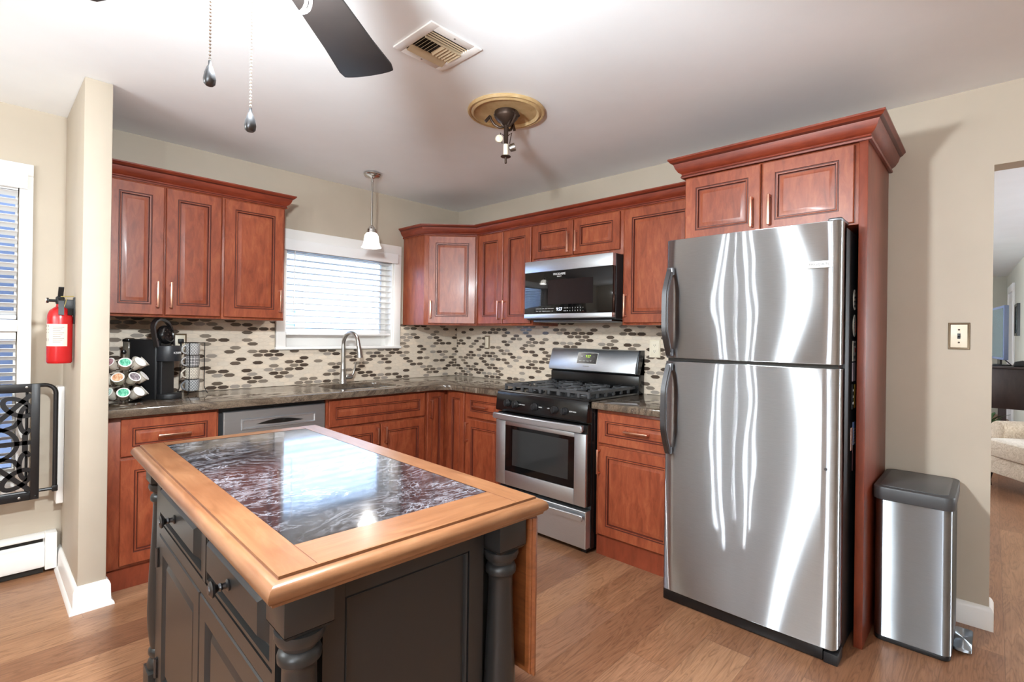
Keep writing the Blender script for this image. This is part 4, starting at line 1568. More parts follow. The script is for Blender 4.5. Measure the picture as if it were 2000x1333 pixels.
# drop leaf hanging on the range side
b = bmnew()
FR = lambda u, d_, z: Vector((.292 + d_, u, z))
box(b, -.606, .606, .0, .010, .50, .862, FR)
prof = [(-.030, .0), (-.030, .028), (.004, .028), (.010, .026), (.011, .021), (.018, .020), (.020, .013), (.014, .008), (.014, .004), (.008, 0)]
bb = bmesh.new()
rows = []
for (yy, zz, sy, sz) in ((-.606, .862, -1, 0), (-.606, .50, -1, -1), (.606, .50, 1, -1), (.606, .862, 1, 0)):
    rows.append([bb.verts.new(FR(yy + sy * o, d_, zz + sz * o)) for o, d_ in prof])
for i in range(3):
    for j in range(len(prof)):
        bb.faces.new([rows[i][j], rows[i][(j + 1) % len(prof)], rows[i + 1][(j + 1) % len(prof)], rows[i + 1][j]])
bb.faces.new(rows[0]); bb.faces.new(rows[-1])
bmesh.ops.recalc_face_normals(bb, faces=bb.faces)
_merge(b, bb)
box(b, -.58, .58, .010, .027, .53, .872, FR)
obj('drop_leaf', b, 'leaf_wood', IS)

# ------------------------------------------------------------------ step bin
t = thing('trash_can', 'slim brushed steel step bin with dark grey lid against the wall', 'trash can', (-.24, -3.51, 0))
b = bmnew(); prism(b, rrect(-.445, -.035, -3.638, -3.381, .03, 5), 0.002, .022, bev=.003); obj('base_ring', b, 'black_matte', t)
b = bmnew(); prism(b, rrect(-.445, -.035, -3.640, -3.379, .032, 6), .0225, .612); obj('body', b, 'can_steel', t)
b = bmnew()
prism(b, rrect(-.452, -.028, -3.648, -3.371, .036, 6), .6125, .668, bev=.006)
M['lid_grey'] = mat('bin_lid_grey', (62, 63, 65), 0.45)[0]
ld = obj('lid', b, 'lid_grey', t)
b = bmnew(); prism(b, rrect(-.425, -.055, -3.625, -3.394, .03, 6), .6682, .6705, bev=.001); obj('lid_panel', b, mat('bin_lid_panel', (74, 75, 77), 0.35)[0], ld)
b = bmnew()
prism(b, rrect(-.33, -.12, -3.70, -3.6405, .010, 3), .012, .026, bev=.003)
obj('pedal', b, 'can_steel', t)

# ------------------------------------------------------------------ ceiling: vent, medallion fixture, pendant, fan
t = thing('ceiling_vent', 'white square ceiling register with tan louvres', 'ceiling vent', (-1.872, -2.09, H))
vx0, vx1, vy0, vy1 = -2.0, -1.745, -2.218, -1.962
ox0, ox1, oy0, oy1 = -1.962, -1.783, -2.178, -1.998
b = bmnew()
wall = lambda x0, x1, y0, y1: box(b, x0, x1, y0, y1, H - .008, H - .0005, bev=.002)
wall(vx0, ox0, vy0, vy1); wall(ox1, vx1, vy0, vy1); wall(ox0, ox1, vy0, oy0); wall(ox0, ox1, oy1, vy1)
obj('frame', b, 'trim', t)
b = bmnew(); box(b, ox0, ox1, oy0, oy1, H - .0018, H - .0006); obj('duct', b, 'dark_void', t)
b = bmnew()
for k in range(3):                                   # long louvres on one side
    y = oy0 + .010 + k * .013
    bb_ = lambda u, d_, z: Vector((u, y + d_ * .6 - z * .8, H - .004 - d_ * .8 - z * .6))
    box(b, ox0, ox1, 0, .005, 0, .0012, bb_)
for k in range(11):                                  # short louvres in two banks
    x = ox0 + .012 + k * (ox1 - ox0 - .02) / 10
    s = -1 if k < 5 else 1
    bb_ = lambda u, d_, z: Vector((x + s * (d_ * .7) + z * .7, u, H - .0025 - d_ * .75 + s * z * .3))
    box(b, oy0 + .055, oy1 - .045, 0, .013, 0, .0012, bb_)
bb_ = lambda u, d_, z: Vector((u, oy1 - .040 + d_, H - .003 - d_ * .35 - z))
box(b, ox0, ox1, 0, .034, 0, .0015, bb_)
box(b, ox0, ox1, oy0 + .048, oy0 + .051, H - .014, H - .002)
obj('louvres', b, 'vent_metal', t)
for y in (oy0 - .02, oy1 + .018):
    b = bmnew(); lathe(b, [(.004, H - .008), (.004, H - .0095), (.002, H - .0105)], (-1.872, y, 0), seg=12); obj('screw', b, 'nickel', t)

mx, my = -1.268, -1.888
t = thing('ceiling_fixture', 'dismantled bronze chandelier stem under a round gilt ceiling medallion', 'ceiling light', (mx, my, H))
b = bmnew()
lathe(b, [(.200, H - .0005), (.202, H - .008), (.196, H - .016), (.188, H - .016), (.184, H - .012), (.178, H - .018), (.170, H - .020), (.164, H - .014), (.158, H - .009), (.05, H - .007), (.001, H - .007)], (mx, my, 0), seg=56, closed=False)
obj('medallion', b, 'medallion', t)
b = bmnew()
lathe(b, [(.062, H - .007), (.063, H - .030), (.060, H - .036), (.045, H - .055), (.022, H - .070), (.012, H - .076), (.011, H - .175), (.013, H - .178)], (mx, my, 0), seg=28)
for k in range(3):
    a = math.radians(20 + 120 * k)
    ca, sa = math.cos(a), math.sin(a)
    tube(b, [(mx + r * ca, my + r * sa, H - z) for r, z in ((.010, .082), (.035, .088), (.060, .076), (.078, .052), (.084, .034))], .0065, 8)
    tube(b, [(mx + r * ca, my + r * sa, H - z) for r, z in ((.083, .032), (.092, .042), (.108, .062))], .008, 8)
    tube(b, [(mx + r * ca, my + r * sa, H - z) for r, z in ((.012, .085), (.030, .062), (.055, .034), (.062, .02))], .0055, 8)
obj('stem', b, 'bronze', t)
b = bmnew(); lathe(b, [(.013, H - .175), (.013, H - .232)], (mx, my, 0), seg=18); obj('candle_sleeve', b, 'cream', t)
b = bmnew()
lathe(b, [(.003, H - .2325), (.026, H - .236), (.027, H - .239), (.006, H - .242), (.006, H - .272), (.004, H - .274)], (mx, my, 0), seg=22)
obj('drip_cup', b, 'bronze', t)
R2 = Vector((math.sin(math.radians(43)), -math.cos(math.radians(43)), 0))
for s, dz, mm in ((-1, -.145, 'cream'), (1, -.190, 'nickel')):
    b = bmnew()
    c0 = Vector((mx, my, H + dz)) + R2 * (.036 * s)
    rot = Matrix.Rotation(math.radians(70 * s), 4, 'X') @ Matrix.Rotation(math.radians(35), 4, 'Y')
    lathe(b, [(.008, -.02), (.018, -.016), (.020, -.004), (.020, .012), (.013, .014), (.010, .010), (.003, .010)], tuple(c0), seg=18, mat4=rot)
    obj('loose_socket', b, mm, t)
b = bmnew()
for s in (-1, 1):
    tube(b, [Vector((mx, my, H - .128)) + R2 * (.012 * s), Vector((mx, my, H - .118)) + R2 * (.03 * s) + Vector((0, 0, .004)), Vector((mx, my, H - .15)) + R2 * (.022 * s), Vector((mx, my, H - .17)) + R2 * (.02 * s)], .0025, 6)
obj('wire', b, 'bronze', t)

t = thing('pendant_light', 'small white glass bell pendant on a nickel rod above the sink', 'pendant light', (PEN.x, PEN.y, H))
b = bmnew()
lathe(b, [(.055, H - .0005), (.062, H - .004), (.062, H - .012), (.056, H - .018), (.057, H - .022), (.050, H - .028), (.020, H - .036), (.010, H - .042), (.009, H - .06)], (PEN.x, PEN.y, 0), seg=32)
obj('canopy', b, 'chrome', t)
b = bmnew(); lathe(b, [(.0065, H - .06), (.0065, 2.092)], (PEN.x, PEN.y, 0), seg=12); obj('rod', b, 'nickel', t)
b = bmnew(); lathe(b, [(.008, 2.092), (.014, 2.085), (.020, 2.078), (.026, 2.068), (.033, 2.062), (.033, 2.050), (.036, 2.047), (.036, 2.036)], (PEN.x, PEN.y, 0), seg=28); obj('shade_holder', b, 'chrome', t)
b = bmnew(); lathe(b, [(.028, 2.0355), (.040, 2.030), (.049, 2.015), (.053, 1.990), (.056, 1.965), (.062, 1.945), (.072, 1.930), (.070, 1.930), (.060, 1.945), (.053, 1.966), (.050, 1.990), (.046, 2.013), (.038, 2.026), (.026, 2.031)], (PEN.x, PEN.y, 0), seg=36, closed=False)
obj('glass_shade', b, 'frosted', t)

t = thing('ceiling_fan', 'dark-bladed ceiling fan with light kit and pull chains at the top of the frame', 'ceiling fan', (FAN.x, FAN.y, H))
b = bmnew()
lathe(b, [(.075, H - .0005), (.075, H - .02), (.05, H - .06), (.018, H - .075), (.014, H - .08), (.014, H - .19), (.05, H - .20), (.105, H - .23), (.115, H - .27), (.115, 2.15), (.10, 2.12), (.085, 2.085), (.07, 2.075), (.07, 2.045), (.04, 2.04)], (FAN.x, FAN.y, 0), seg=36)
obj('motor_housing', b, 'bronze', t)
for k in range(5):
    a = math.radians(39.2 + 72 * k)
    rot = Matrix.Rotation(a, 4, 'Z') @ Matrix.Rotation(math.radians(-7), 4, 'X')
    b = bmnew()
    pts = [(.16, -.050), (.45, -.068), (.575, -.080)] + [(.600 + .016 * math.cos(math.radians(q)), .080 * math.sin(math.radians(q)) * .98) for q in range(-75, 76, 15)] + [(.575, .080), (.45, .068), (.16, .050)]
    prism(b, pts, -.0035, .0035, F=lambda x, y, z: Vector(FAN) + rot @ Vector((x, y, z)), bev=.0015)
    bl = obj('blade', b, 'fan_blade', t)
    b = bmnew()
    box(b, .10, .22, -.02, .02, .004, .010, lambda u, d_, z: Vector(FAN) + rot @ Vector((u, d_, z)), bev=.002)
    obj('blade_iron', b, 'bronze', bl)
b = bmnew()
for k in range(3):
    a = math.radians(60 + 120 * k)
    for ph in (0, 1):
        pts = []
        for q in range(29):
            f = q / 28
            an = a + 2.0 * (f - .5) + ph * 1.05
            rr = .105 + .022 * math.sin(f * PI * 3 + ph * 2)
            pts.append((FAN.x + rr * math.cos(an), FAN.y + rr * math.sin(an), 1.985 + .012 * math.cos(f * PI * 4 + ph)))
        tube(b, pts, .0032, 8)
lathe(b, [(.118, 2.02), (.121, 2.015), (.118, 2.010), (.115, 2.015)], (FAN.x, FAN.y, 0), seg=40, closed=False)
for k in range(3):
    a = math.radians(100 + 120 * k)
    tube(b, [(FAN.x + r * math.cos(a), FAN.y + r * math.sin(a), z) for r, z in ((.03, 2.05), (.07, 2.035), (.118, 2.015))], .004, 6)
obj('light_kit_cage', b, 'white_plastic', t)
for k in range(3):
    a = math.radians(30 + 120 * k)
    b = bmnew()
    lathe(b, [(.012, .0), (.018, -.02), (.026, -.04), (.024, -.058), (.012, -.07)], (FAN.x + .06 * math.cos(a), FAN.y + .06 * math.sin(a), 2.085), seg=16); obj('bulb', b, 'lamp_glass', t)
for nm, x, y, z0, z1, m in (('pull_chain', -2.868, -2.75, 1.775, 2.05, 'chrome'), ('pull_chain', -2.801, -2.75, 1.715, 2.05, 'skin_white')):
    b = bmnew()
    n = int((z1 - z0) / .0062)
    for k in range(n):
        bb = bmesh.new()
        bmesh.ops.create_icosphere(bb, subdivisions=1, radius=.0023, matrix=Matrix.Translation((x, y, z0 + .0062 * k)))
        _merge(b, bb)
    tube(b, [(x, y, z0), (x, y, z1)], .0006, 4)
    pc = obj(nm, b, m, t)
    b = bmnew()
    lathe(b, [(.0025, z0 + .002), (.003, z0 - .006), (.0045, z0 - .008), (.0085, z0 - .020), (.0100, z0 - .030), (.0090, z0 - .038), (.006, z0 - .041)], (x, y, 0), seg=16)
    obj('pull_knob', b, 'pewter', pc)

t = thing('fill_lamp', 'added black uplight, unseen behind the camera, that brightens the ceiling', 'floor lamp', (FILL.x, FILL.y, 0))
b = bmnew(); lathe(b, [(.14, 0), (.14, .02), (.02, .03), (.014, .04), (.014, 1.66), (.03, 1.67), (.001, 1.68)], (FILL.x, FILL.y, 0), seg=24); obj('stand', b, 'black_matte', t)
b = bmnew(); lathe(b, [(.03, 1.681), (.12, 1.72), (.18, 1.80), (.176, 1.80), (.115, 1.726), (.02, 1.69)], (FILL.x, FILL.y, 0), seg=32, closed=False); obj('bowl', b, 'white_plastic', t)
t = thing('chandelier', 'five-bulb dining chandelier hanging in the dining area beside the camera', 'chandelier', (CHD.x, CHD.y, H))
b = bmnew()
lathe(b, [(.06, H - .0005), (.05, H - .03), (.008, H - .04), (.008, CHD.z), (.03, CHD.z - .02), (.02, CHD.z - .08), (.004, CHD.z - .1)], (CHD.x, CHD.y, 0), seg=20)
for k in range(5):
    a = k * 2 * PI / 5 + .3
    tube(b, [(CHD.x + r * math.cos(a), CHD.y + r * math.sin(a), CHD.z + z) for r, z in ((.02, -.03), (.15, -.07), (.27, -.03), (.3, .02))], .007, 8)
obj('frame', b, 'bronze', t)


# ------------------------------------------------------------------ on the counter
ZC = .9148
# pod carousel: wire tree with three tiers; the pods in it are things of their own
CX, CY = -2.618, -.455
t = thing('pod_carousel', 'chrome wire carousel for coffee pods at the counter end by the partition', 'pod holder', (CX, CY, ZC))
b = bmnew(); lathe(b, [(.082, ZC), (.086, ZC + .004), (.086, ZC + .010), (.080, ZC + .014), (.070, ZC + .012), (.01, ZC + .016)], (CX, CY, 0), seg=36); obj('base', b, 'chrome', t)
b = bmnew(); lathe(b, [(.005, ZC + .015), (.005, ZC + .262)], (CX, CY, 0), seg=10); obj('pole', b, 'chrome', t)
b = bmnew(); lathe(b, [(.003, ZC + .262), (.010, ZC + .266), (.012, ZC + .276), (.008, ZC + .285), (.002, ZC + .287)], (CX, CY, 0), seg=16); obj('knob', b, 'black', t)
TIERS = (ZC + .062, ZC + .140, ZC + .215)
NP = 8
b = bmnew()
for z in TIERS:
    for rr, dz in ((.022, -.022), (.048, -.038)):
        tube(b, [(CX + rr * math.cos(2 * PI * k / 24), CY + rr * math.sin(2 * PI * k / 24), z + dz) for k in range(24)], .0018, 6, cyclic=True)
    for k in range(NP):
        a = 2 * PI * (k + .5) / NP
        tube(b, [(CX + r * math.cos(a), CY + r * math.sin(a), z + q) for r, q in ((.004, -.022), (.048, -.038), (.080, -.012))], .0016, 5)
obj('wire_rings', b, 'chrome', t)

POD = [(.0165, .0), (.018, .002), (.0215, .034), (.0235, .036), (.0245, .0375), (.0245, .0395)]
POD_IN = [(.0245, .0395), (.0225, .0402)]
LIDS = {
    'green': ('white coffee pod with a green lid', (58, 158, 122)),
    'brown': ('white coffee pod with a brown and purple lid', (132, 84, 92)),
    'plain': ('white coffee pod with a plain white lid', (232, 228, 222)),
    'blue': ('white coffee pod with a pale blue lid', (128, 168, 184)),
    'orange': ('white coffee pod with an orange striped lid', (206, 142, 100)),
    'photo': ('white coffee pod with a dark photo lid', (96, 82, 88)),
    'teal': ('white coffee pod with a grey-blue and yellow lid', (150, 172, 164)),
}
POD_ME = {}


def pod_mat(key, col):
    m, t_ = mat('pod_lid_' + key, col, 0.35)
    n = t_.noise(t_.coords(scale=(1, 3, 1)), 60, 2, .6)
    c = lin(col)
    t_.l(t_.ramp(n, [(.40, tuple(c) + (1,)), (.55, tuple(min(1, x * 1.5 + .18) for x in c) + (1,))]), t_.p.inputs['Base Color'])
    return m


def pod_root(key, label, loc, rot, group=None):
    if key not in POD_ME:
        r = thing('coffee_pod', label, 'coffee pod', (0, 0, 0), group, local=True)
        b = bmnew(); lathe(b, POD, seg=20); obj('cup', b, 'paper', r)
        b = bmnew(); lathe(b, [(.0195, .0396), (.0195, .0404), (.0005, .0406)], seg=20); obj('foil_lid', b, pod_mat(key, LIDS[key][1]), r)
        b = bmnew(); lathe(b, [(.0245, .0396), (.0242, .0402), (.0198, .0402), (.0198, .0396)], seg=20, closed=False); obj('rim', b, 'white_plastic', r)
        POD_ME[key] = r
        r.location = loc; r.rotation_euler = rot; r.scale = (1.16, 1.16, 1.16)
        if group:
            r['group'] = group
        return r
    r = dup(POD_ME[key], loc, rot, label, group)
    if not group and 'group' in r:
        del r['group']
    return r


PODS = [  # tier (0 bottom), slot, lid, own words; slot angles count round from the camera side
    (2, 0, 'green', 'white coffee pod with a green lid facing front in the top tier'),
    (2, 7, 'brown', 'white coffee pod with a brown and purple lid, left in the top tier'),
    (2, 1, 'plain', 'white coffee pod with a plain lid beside the coffee maker, top tier'),
    (1, 0, 'orange', 'white coffee pod with an orange striped lid in the middle tier'),
    (1, 1, 'photo', 'white coffee pod with a dark photo lid in the middle tier'),
    (1, 7, 'blue', 'white coffee pod with a pale blue lid by the partition, middle tier'),
    (1, 2, 'plain', 'white coffee pod with a plain lid turned to the coffee maker, middle tier'),
    (0, 0, 'green', 'white coffee pod with a green lid facing front in the bottom tier'),
    (0, 7, 'teal', 'white coffee pod with a grey-blue and yellow lid in the bottom tier'),
    (0, 1, 'plain', 'white coffee pod with a plain lid beside the coffee maker, bottom tier'),
    (2, 2, 'plain', None), (0, 2, 'plain', None), (2, 3, 'plain', None), (1, 3, 'plain', None), (0, 3, 'plain', None),
    (2, 6, 'plain', None), (1, 6, 'plain', None), (0, 6, 'plain', None),
]
for tier, slot, key, lab in PODS:
    off = (-1.72, -1.98, -1.66)[tier]
    a = off + 2 * PI * slot / NP
    tilt = math.radians(52)
    z = TIERS[tier] - .018
    loc = (CX + .055 * math.cos(a), CY + .055 * math.sin(a), z)
    rot = (Matrix.Rotation(a, 3, 'Z') @ Matrix.Rotation(tilt, 3, 'Y')).to_euler()
    g = None if lab else 'coffee pods on the far side of the carousel, %s tier' % ('bottom', 'middle', 'top')[tier]
    pod_root(key, lab or 'white coffee pod half hidden on the far side of the carousel, %s tier' % ('bottom', 'middle', 'top')[tier], loc, rot, g)

# coffee maker, front turned toward the room (local: front is -y)
t = thing('coffee_maker', 'black single-serve coffee maker with its lid handle raised', 'coffee maker', (-2.428, -.268, ZC), local=True)
t.rotation_euler = (0, 0, math.radians(43))
b = bmnew()
prism(b, rrect(-.060, .060, -.03, .125, .012, 4), 0, .335, bev=.003)
prism(b, rrect(-.052, .052, -.055, -.0302, .006, 3), 0.0, .214)
obj('body', b, 'black_matte', t)
b = bmnew()
prism(b, [(.064 * math.cos(math.radians(q)), -.055 + .064 * math.sin(math.radians(q)) * .95) for q in range(180, 361, 12)] + [(.064, -.0305), (-.064, -.0305)], .215, .302, bev=.003)
hd = obj('brew_head', b, mat('soft_black_plastic', (34, 36, 40), 0.42)[0], t)
lt = text('KEURIG', .0165, (0, 0, 0), (1, 0, 0), (0, 0, 1), 'white_ink', hd, ext=.0006)
for v in lt.data.vertices:                           # wrap the lettering round the curved brew head
    th = math.radians(-96) + v.co.x / .064
    rr = .0648 + v.co.z
    v.co = Vector((rr * math.cos(th), -.055 + .95 * rr * math.sin(th), .262 + v.co.y))
lt.matrix_local = Matrix.Identity(4)
b = bmnew()
prism(b, [(.062 * math.cos(math.radians(q)), -.055 + .070 * math.sin(math.radians(q))) for q in range(180, 361, 12)] + [(.062, -.0305), (-.062, -.0305)], .0, .030, bev=.004)
obj('drip_tray', b, 'black_matte', t)
b = bmnew()
rt = Matrix.Translation((0, -.030, .362)) @ Matrix.Rotation(math.radians(76), 4, 'X')
lathe(b, [(.030, -.014), (.048, -.010), (.053, -.002), (.053, .016), (.047, .026), (.040, .028), (.036, .022), (.001, .021)], (0, 0, 0), seg=28, mat4=rt, closed=False)
box(b, -.040, .040, -.040, .012, .302, .330)
lid = obj('open_lid', b, 'black', t)
b = bmnew()
for x, y in ((0, .0), (.018, .015), (-.018, .015), (.016, -.016), (-.016, -.016), (0, .026)):
    lathe(b, [(.0035, .020), (.003, .024)], (0, 0, 0), seg=8, mat4=rt @ Matrix.Translation((x, y, 0)))
obj('needle_plate', b, 'chrome', lid)
b = bmnew()
hx = lambda x, z: Vector((x, -.034 + (z - .30) * .18, z))
pts = [hx(-.066, .296), hx(-.071, .34), hx(-.072, .385)] + [hx(-.072 * math.cos(math.radians(q)), .395 + .058 * math.sin(math.radians(q))) for q in range(10, 171, 16)] + [hx(.072, .385), hx(.071, .34), hx(.066, .305)]
tube(b, pts, 1, flat=(.006, .012, (0, .984, .177)))
obj('lid_handle', b, 'dark_steel', lid)
b = bmnew(); prism(b, rrect(-.058, .058, .1255, .168, .012, 4), .03, .322, bev=.002); tk = obj('water_tank', b, 'clear_plastic', t)
b = bmnew(); prism(b, rrect(-.060, .060, .1255, .170, .012, 4), .3225, .337, bev=.002); obj('tank_lid', b, 'black', tk)

# power outlet behind it with plug and cord


def outlet(name, label, F, u, z, w=.070, h=.120, kind='duplex', frame='cream', plate='cream', cat='outlet'):
    t = thing(name, label, cat, F(u, .0095, z))
    b = bmnew()
    rings(b, u - w / 2, u + w / 2, z - h / 2, z + h / 2, [(0, .0092), (0, .013), (.002, .0155), (.005, .0150), (.0065, .0165), (.009, .0155), (.0092, .0155)], F)
    obj('cover_frame', b, frame, t)
    b = bmnew(); box(b, u - w / 2 + .0095, u + w / 2 - .0095, .0156, .0170, z - h / 2 + .0095, z + h / 2 - .0095, F, bev=.0004)
    pl = obj('plate', b, plate, t)
    if kind == 'duplex':
        for dz in (-.020, .020):
            b = bmnew(); prism(b, rrect(u - .0135, u + .0135, z + dz - .0145, z + dz + .0145, .007, 4), .0171, .0185, F=lambda x, y, zz: F(x, zz, y)); rc = obj('receptacle', b, plate, t)
            b = bmnew()
            for du in (-.005, .005):
                box(b, u + du - .001, u + du + .001, .0186, .0189, z + dz - .001, z + dz + .008, F)
            box(b, u - .002, u + .002, .0186, .0189, z + dz - .009, z + dz - .005, F)
            obj('slots', b, 'ink', rc)
    elif kind == 'toggle':
        b = bmnew(); box(b, u - .0055, u + .0055, .0171, .0178, z - .0125, z + .0125, F); box(b, u - .004, u + .004, .0179, .030, z - .002, z + .008, F, bev=.001); obj('toggle', b, 'black', t)
        for dz in (-.030, .030):
            b = bmnew(); lathe(b, [(.0042, 0), (.0042, .001), (.003, .0016)], (0, 0, 0), seg=12, mat4=Matrix.Translation(F(u, .0171, z + dz)) @ Matrix.Rotation(-PI / 2, 4, 'Y')); obj('screw', b, 'bronze', t)
    else:
        b = bmnew(); box(b, u - .011, u + .011, .0171, .021, z - .024, z + .024, F, bev=.001); obj('rocker', b, plate, t)
    return t


M['antique'] = mat('antique_gold_frame', (104, 86, 64), 0.4, 0.5)[0]
outlet('wall_outlet', 'cream outlet in a bronze frame on the tiles behind the coffee maker', FA, -2.266, 1.222, .072, .125, frame='antique')
outlet('wall_outlet', 'cream duplex outlet on the tiles right of the range', FB, -2.084, 1.226, .080, .120)
outlet('wall_switch', 'small switch plate on the tiles near the corner', FB, -.434, 1.236, .062, .118, kind='rocker', frame='antique', plate='cream', cat='light switch')
FB0 = lambda u, d, z: FB(u, d - .009, z)
outlet('light_switch', 'cream toggle light switch in a bronze frame beside the doorway', FB0, -3.636, 1.329, .078, .125, kind='toggle', frame='antique', plate='cream', cat='light switch')
t = thing('power_cord', 'black plug and cord of the coffee maker in the outlet', 'cord', (-2.266, -.03, 1.24))
b = bmnew(); box(b, -2.280, -2.252, .0192, .048, 1.226, 1.252, FA, bev=.004); obj('plug', b, 'black_matte', t)
b = bmnew(); tube(b, [(-2.266, -.046, 1.228), (-2.268, -.052, 1.19), (-2.315, -.054, 1.10), (-2.345, -.06, 1.0), (-2.352, -.07, .945), (-2.355, -.09, .9195)], .0035, 8); obj('cable', b, 'black_matte', t)

# mugs in a wire rack
MX, MY = -2.235, -.165
t = thing('mug_rack', 'black wire rack holding a stack of four patterned mugs', 'mug rack', (MX, MY, ZC))
b = bmnew()
hw = .047
vd = Vector((.35, -.94, 0)).normalized(); sd = Vector((.94, .35, 0))
P2 = lambda s_, v_, z: Vector((MX, MY, 0)) + sd * s_ + vd * v_ + Vector((0, 0, z))
for s_ in (-hw, hw):
    for v_ in (-.042, .042):
        tube(b, [P2(s_ * 1.32, v_ * 1.25, ZC + .004), P2(s_ * 1.05, v_ * 1.05, ZC + .035), P2(s_, v_, ZC + .05), P2(s_, v_, ZC + .316)], .0025, 6)
for z in (.316, .018):
    k = 1.22 if z < .1 else 1
    tube(b, [P2(a * hw * k, c_ * .042 * k, ZC + z) for a, c_ in ((-1, -1), (1, -1), (1, 1), (-1, 1))], .0025, 6, cyclic=True)
obj('wire_frame', b, 'black_metal', t)
MUGS = [('grey mug with chevrons, lowest in the wire rack', (120, 122, 126), (214, 212, 208), 'zig'),
        ('cream mug with ring pattern, second from bottom in the rack', (224, 214, 198), (128, 118, 108), 'rings'),
        ('pale mug with dark dots band, third from bottom in the rack', (196, 192, 190), (58, 56, 60), 'dots'),
        ('light grey mug with diamond lattice, on top of the rack stack', (206, 204, 202), (110, 108, 110), 'diamond')]
for k, (lab, c1, c2, kd) in enumerate(MUGS):
    z = ZC + .020 + k * .073
    t = thing('mug', lab, 'mug', (MX, MY, z), 'mugs stacked in the wire rack')
    b = bmnew()
    lathe(b, [(.0005, z + .001), (.030, z + .001), (.034, z + .004), (.038, z + .02), (.0395, z + .071), (.037, z + .0715), (.035, z + .06), (.034, z + .010), (.0005, z + .008)], (MX, MY, 0), seg=36, closed=False)
    mg = obj('body', b, mug_mat('mug_' + kd, c1, c2, kd), t)
    b = bmnew()
    ln = Vector((-.97, -.25, 0)).normalized()
    pts = [Vector((MX, MY, z + .036)) + ln * (.036 + .026 * math.cos(math.radians(q))) + Vector((0, 0, .024 * math.sin(math.radians(q)))) for q in range(-88, 89, 11)]
    tube(b, pts, .0045, 10)
    obj('handle', b, mat('mug_handle_' + kd, c1, .3)[0], t)

# ------------------------------------------------------------------ left side: extinguisher, gate, heater
EX, EY = -2.866, -.45
t = thing('fire_extinguisher', 'red fire extinguisher with white label hung on the partition', 'fire extinguisher', (EX, EY, 1.138))
b = bmnew()
lathe(b, [(.030, 1.138), (.043, 1.139), (.047, 1.144), (.0475, 1.15), (.0475, 1.355), (.045, 1.375), (.038, 1.393), (.026, 1.405), (.016, 1.412), (.014, 1.425)], (EX, EY, 0), seg=36)
bo = obj('cylinder', b, 'red_paint', t)
b = bmnew()
bb = bmesh.new()
rows = []
for k in range(15):
    a = math.radians(-172 + 112 * k / 14)
    rows.append([bb.verts.new((EX + .0479 * math.cos(a), EY + .0479 * math.sin(a), z)) for z in (1.222, 1.328)])
for k in range(14):
    f = bb.faces.new([rows[k][0], rows[k + 1][0], rows[k + 1][1], rows[k][1]])
_merge(b, bb)
lb = obj('label', b, 'paper', t)
b = bmnew()
for k in range(9):
    z = 1.312 - k * .009
    bb = bmesh.new()
    rows = []
    for q in range(9):
        a = math.radians(-125 + (50 - 8 * (k % 3)) * q / 8)
        rows.append([bb.verts.new((EX + .0482 * math.cos(a), EY + .0482 * math.sin(a), zz)) for zz in (z, z + .003)])
    for q in range(8):
        bb.faces.new([rows[q][0], rows[q + 1][0], rows[q + 1][1], rows[q][1]])
    _merge(b, bb)
obj('label_print', b, 'grey_ink', lb)
b = bmnew()
for z, h in ((1.314, .008), (1.300, .004), (1.285, .004), (1.245, .014)):
    a = math.radians(-160)
    bb = bmesh.new()
    vs = []
    for q, zz in ((-168, z), (-150, z), (-150, z + h), (-168, z + h)):
        vs.append(bb.verts.new((EX + .0482 * math.cos(math.radians(q)), EY + .0482 * math.sin(math.radians(q)), zz)))
    bb.faces.new(vs)
    _merge(b, bb)
obj('label_symbols', b, 'ink', lb)
b = bmnew()
lathe(b, [(.014, 1.424), (.017, 1.428), (.017, 1.455), (.012, 1.462)], (EX, EY, 0), seg=18)
tube(b, [(EX - .015, EY - .006, 1.44), (EX - .042, EY - .012, 1.44)], .007, 10)
lathe(b, [(.0125, 0), (.0125, .006)], (EX - .048, EY - .012, 1.44), axis='x', seg=16)
obj('valve', b, 'black_matte', t)
b = bmnew(); lathe(b, [(.013, 0), (.014, .002), (.012, .004)], (EX - .052, EY - .012, 1.44), axis='x', seg=18); obj('gauge_ring', b, 'chrome', t)
b = bmnew()
tube(b, [(EX, EY - .012, 1.462), (EX, EY - .02, 1.475), (EX, EY - .045, 1.503)], 1, flat=(.010, .003, (0, .6, .8)))
tube(b, [(EX, EY - .02, 1.455), (EX, EY - .042, 1.44), (EX, EY - .052, 1.40), (EX, EY - .054, 1.372)], 1, flat=(.010, .003, (0, .9, .1)))
obj('lever', b, 'black_matte', t)
b = bmnew()
tube(b, [(EX + .012 * k, EY - .024, 1.46 + .001 * k) for k in range(5)], .0025, 6)
tube(b, [(EX + .02, EY - .03, 1.452), (EX + .016, EY - .046, 1.43), (EX + .006, EY - .052, 1.398)], .0015, 6)
obj('pin', b, mat('brass_pin', (196, 178, 110), .35, .8)[0], t)
b = bmnew()
box(b, EX + .012, -2.8125, EY - .012, EY + .012, 1.395, 1.448, bev=.004)
box(b, -2.818, -2.8125, EY - .018, EY + .018, 1.33, 1.46, bev=.001)
tube(b, [(EX + .05 * math.cos(math.radians(q)), EY + .05 * math.sin(math.radians(q)), 1.388) for q in range(-60, 61, 12)], 1, flat=(.002, .016, (0, 0, 1)))
obj('wall_bracket', b, 'black_matte', t)

t = thing('gate_post', 'white painted wood strip standing off the floor in the partition corner', 'wood strip', (-2.826, -.05, .37))
b = bmnew(); box(b, -2.842, -2.8125, -.10, -.004, .368, .994, bev=.003); obj('strip', b, 'trim', t)

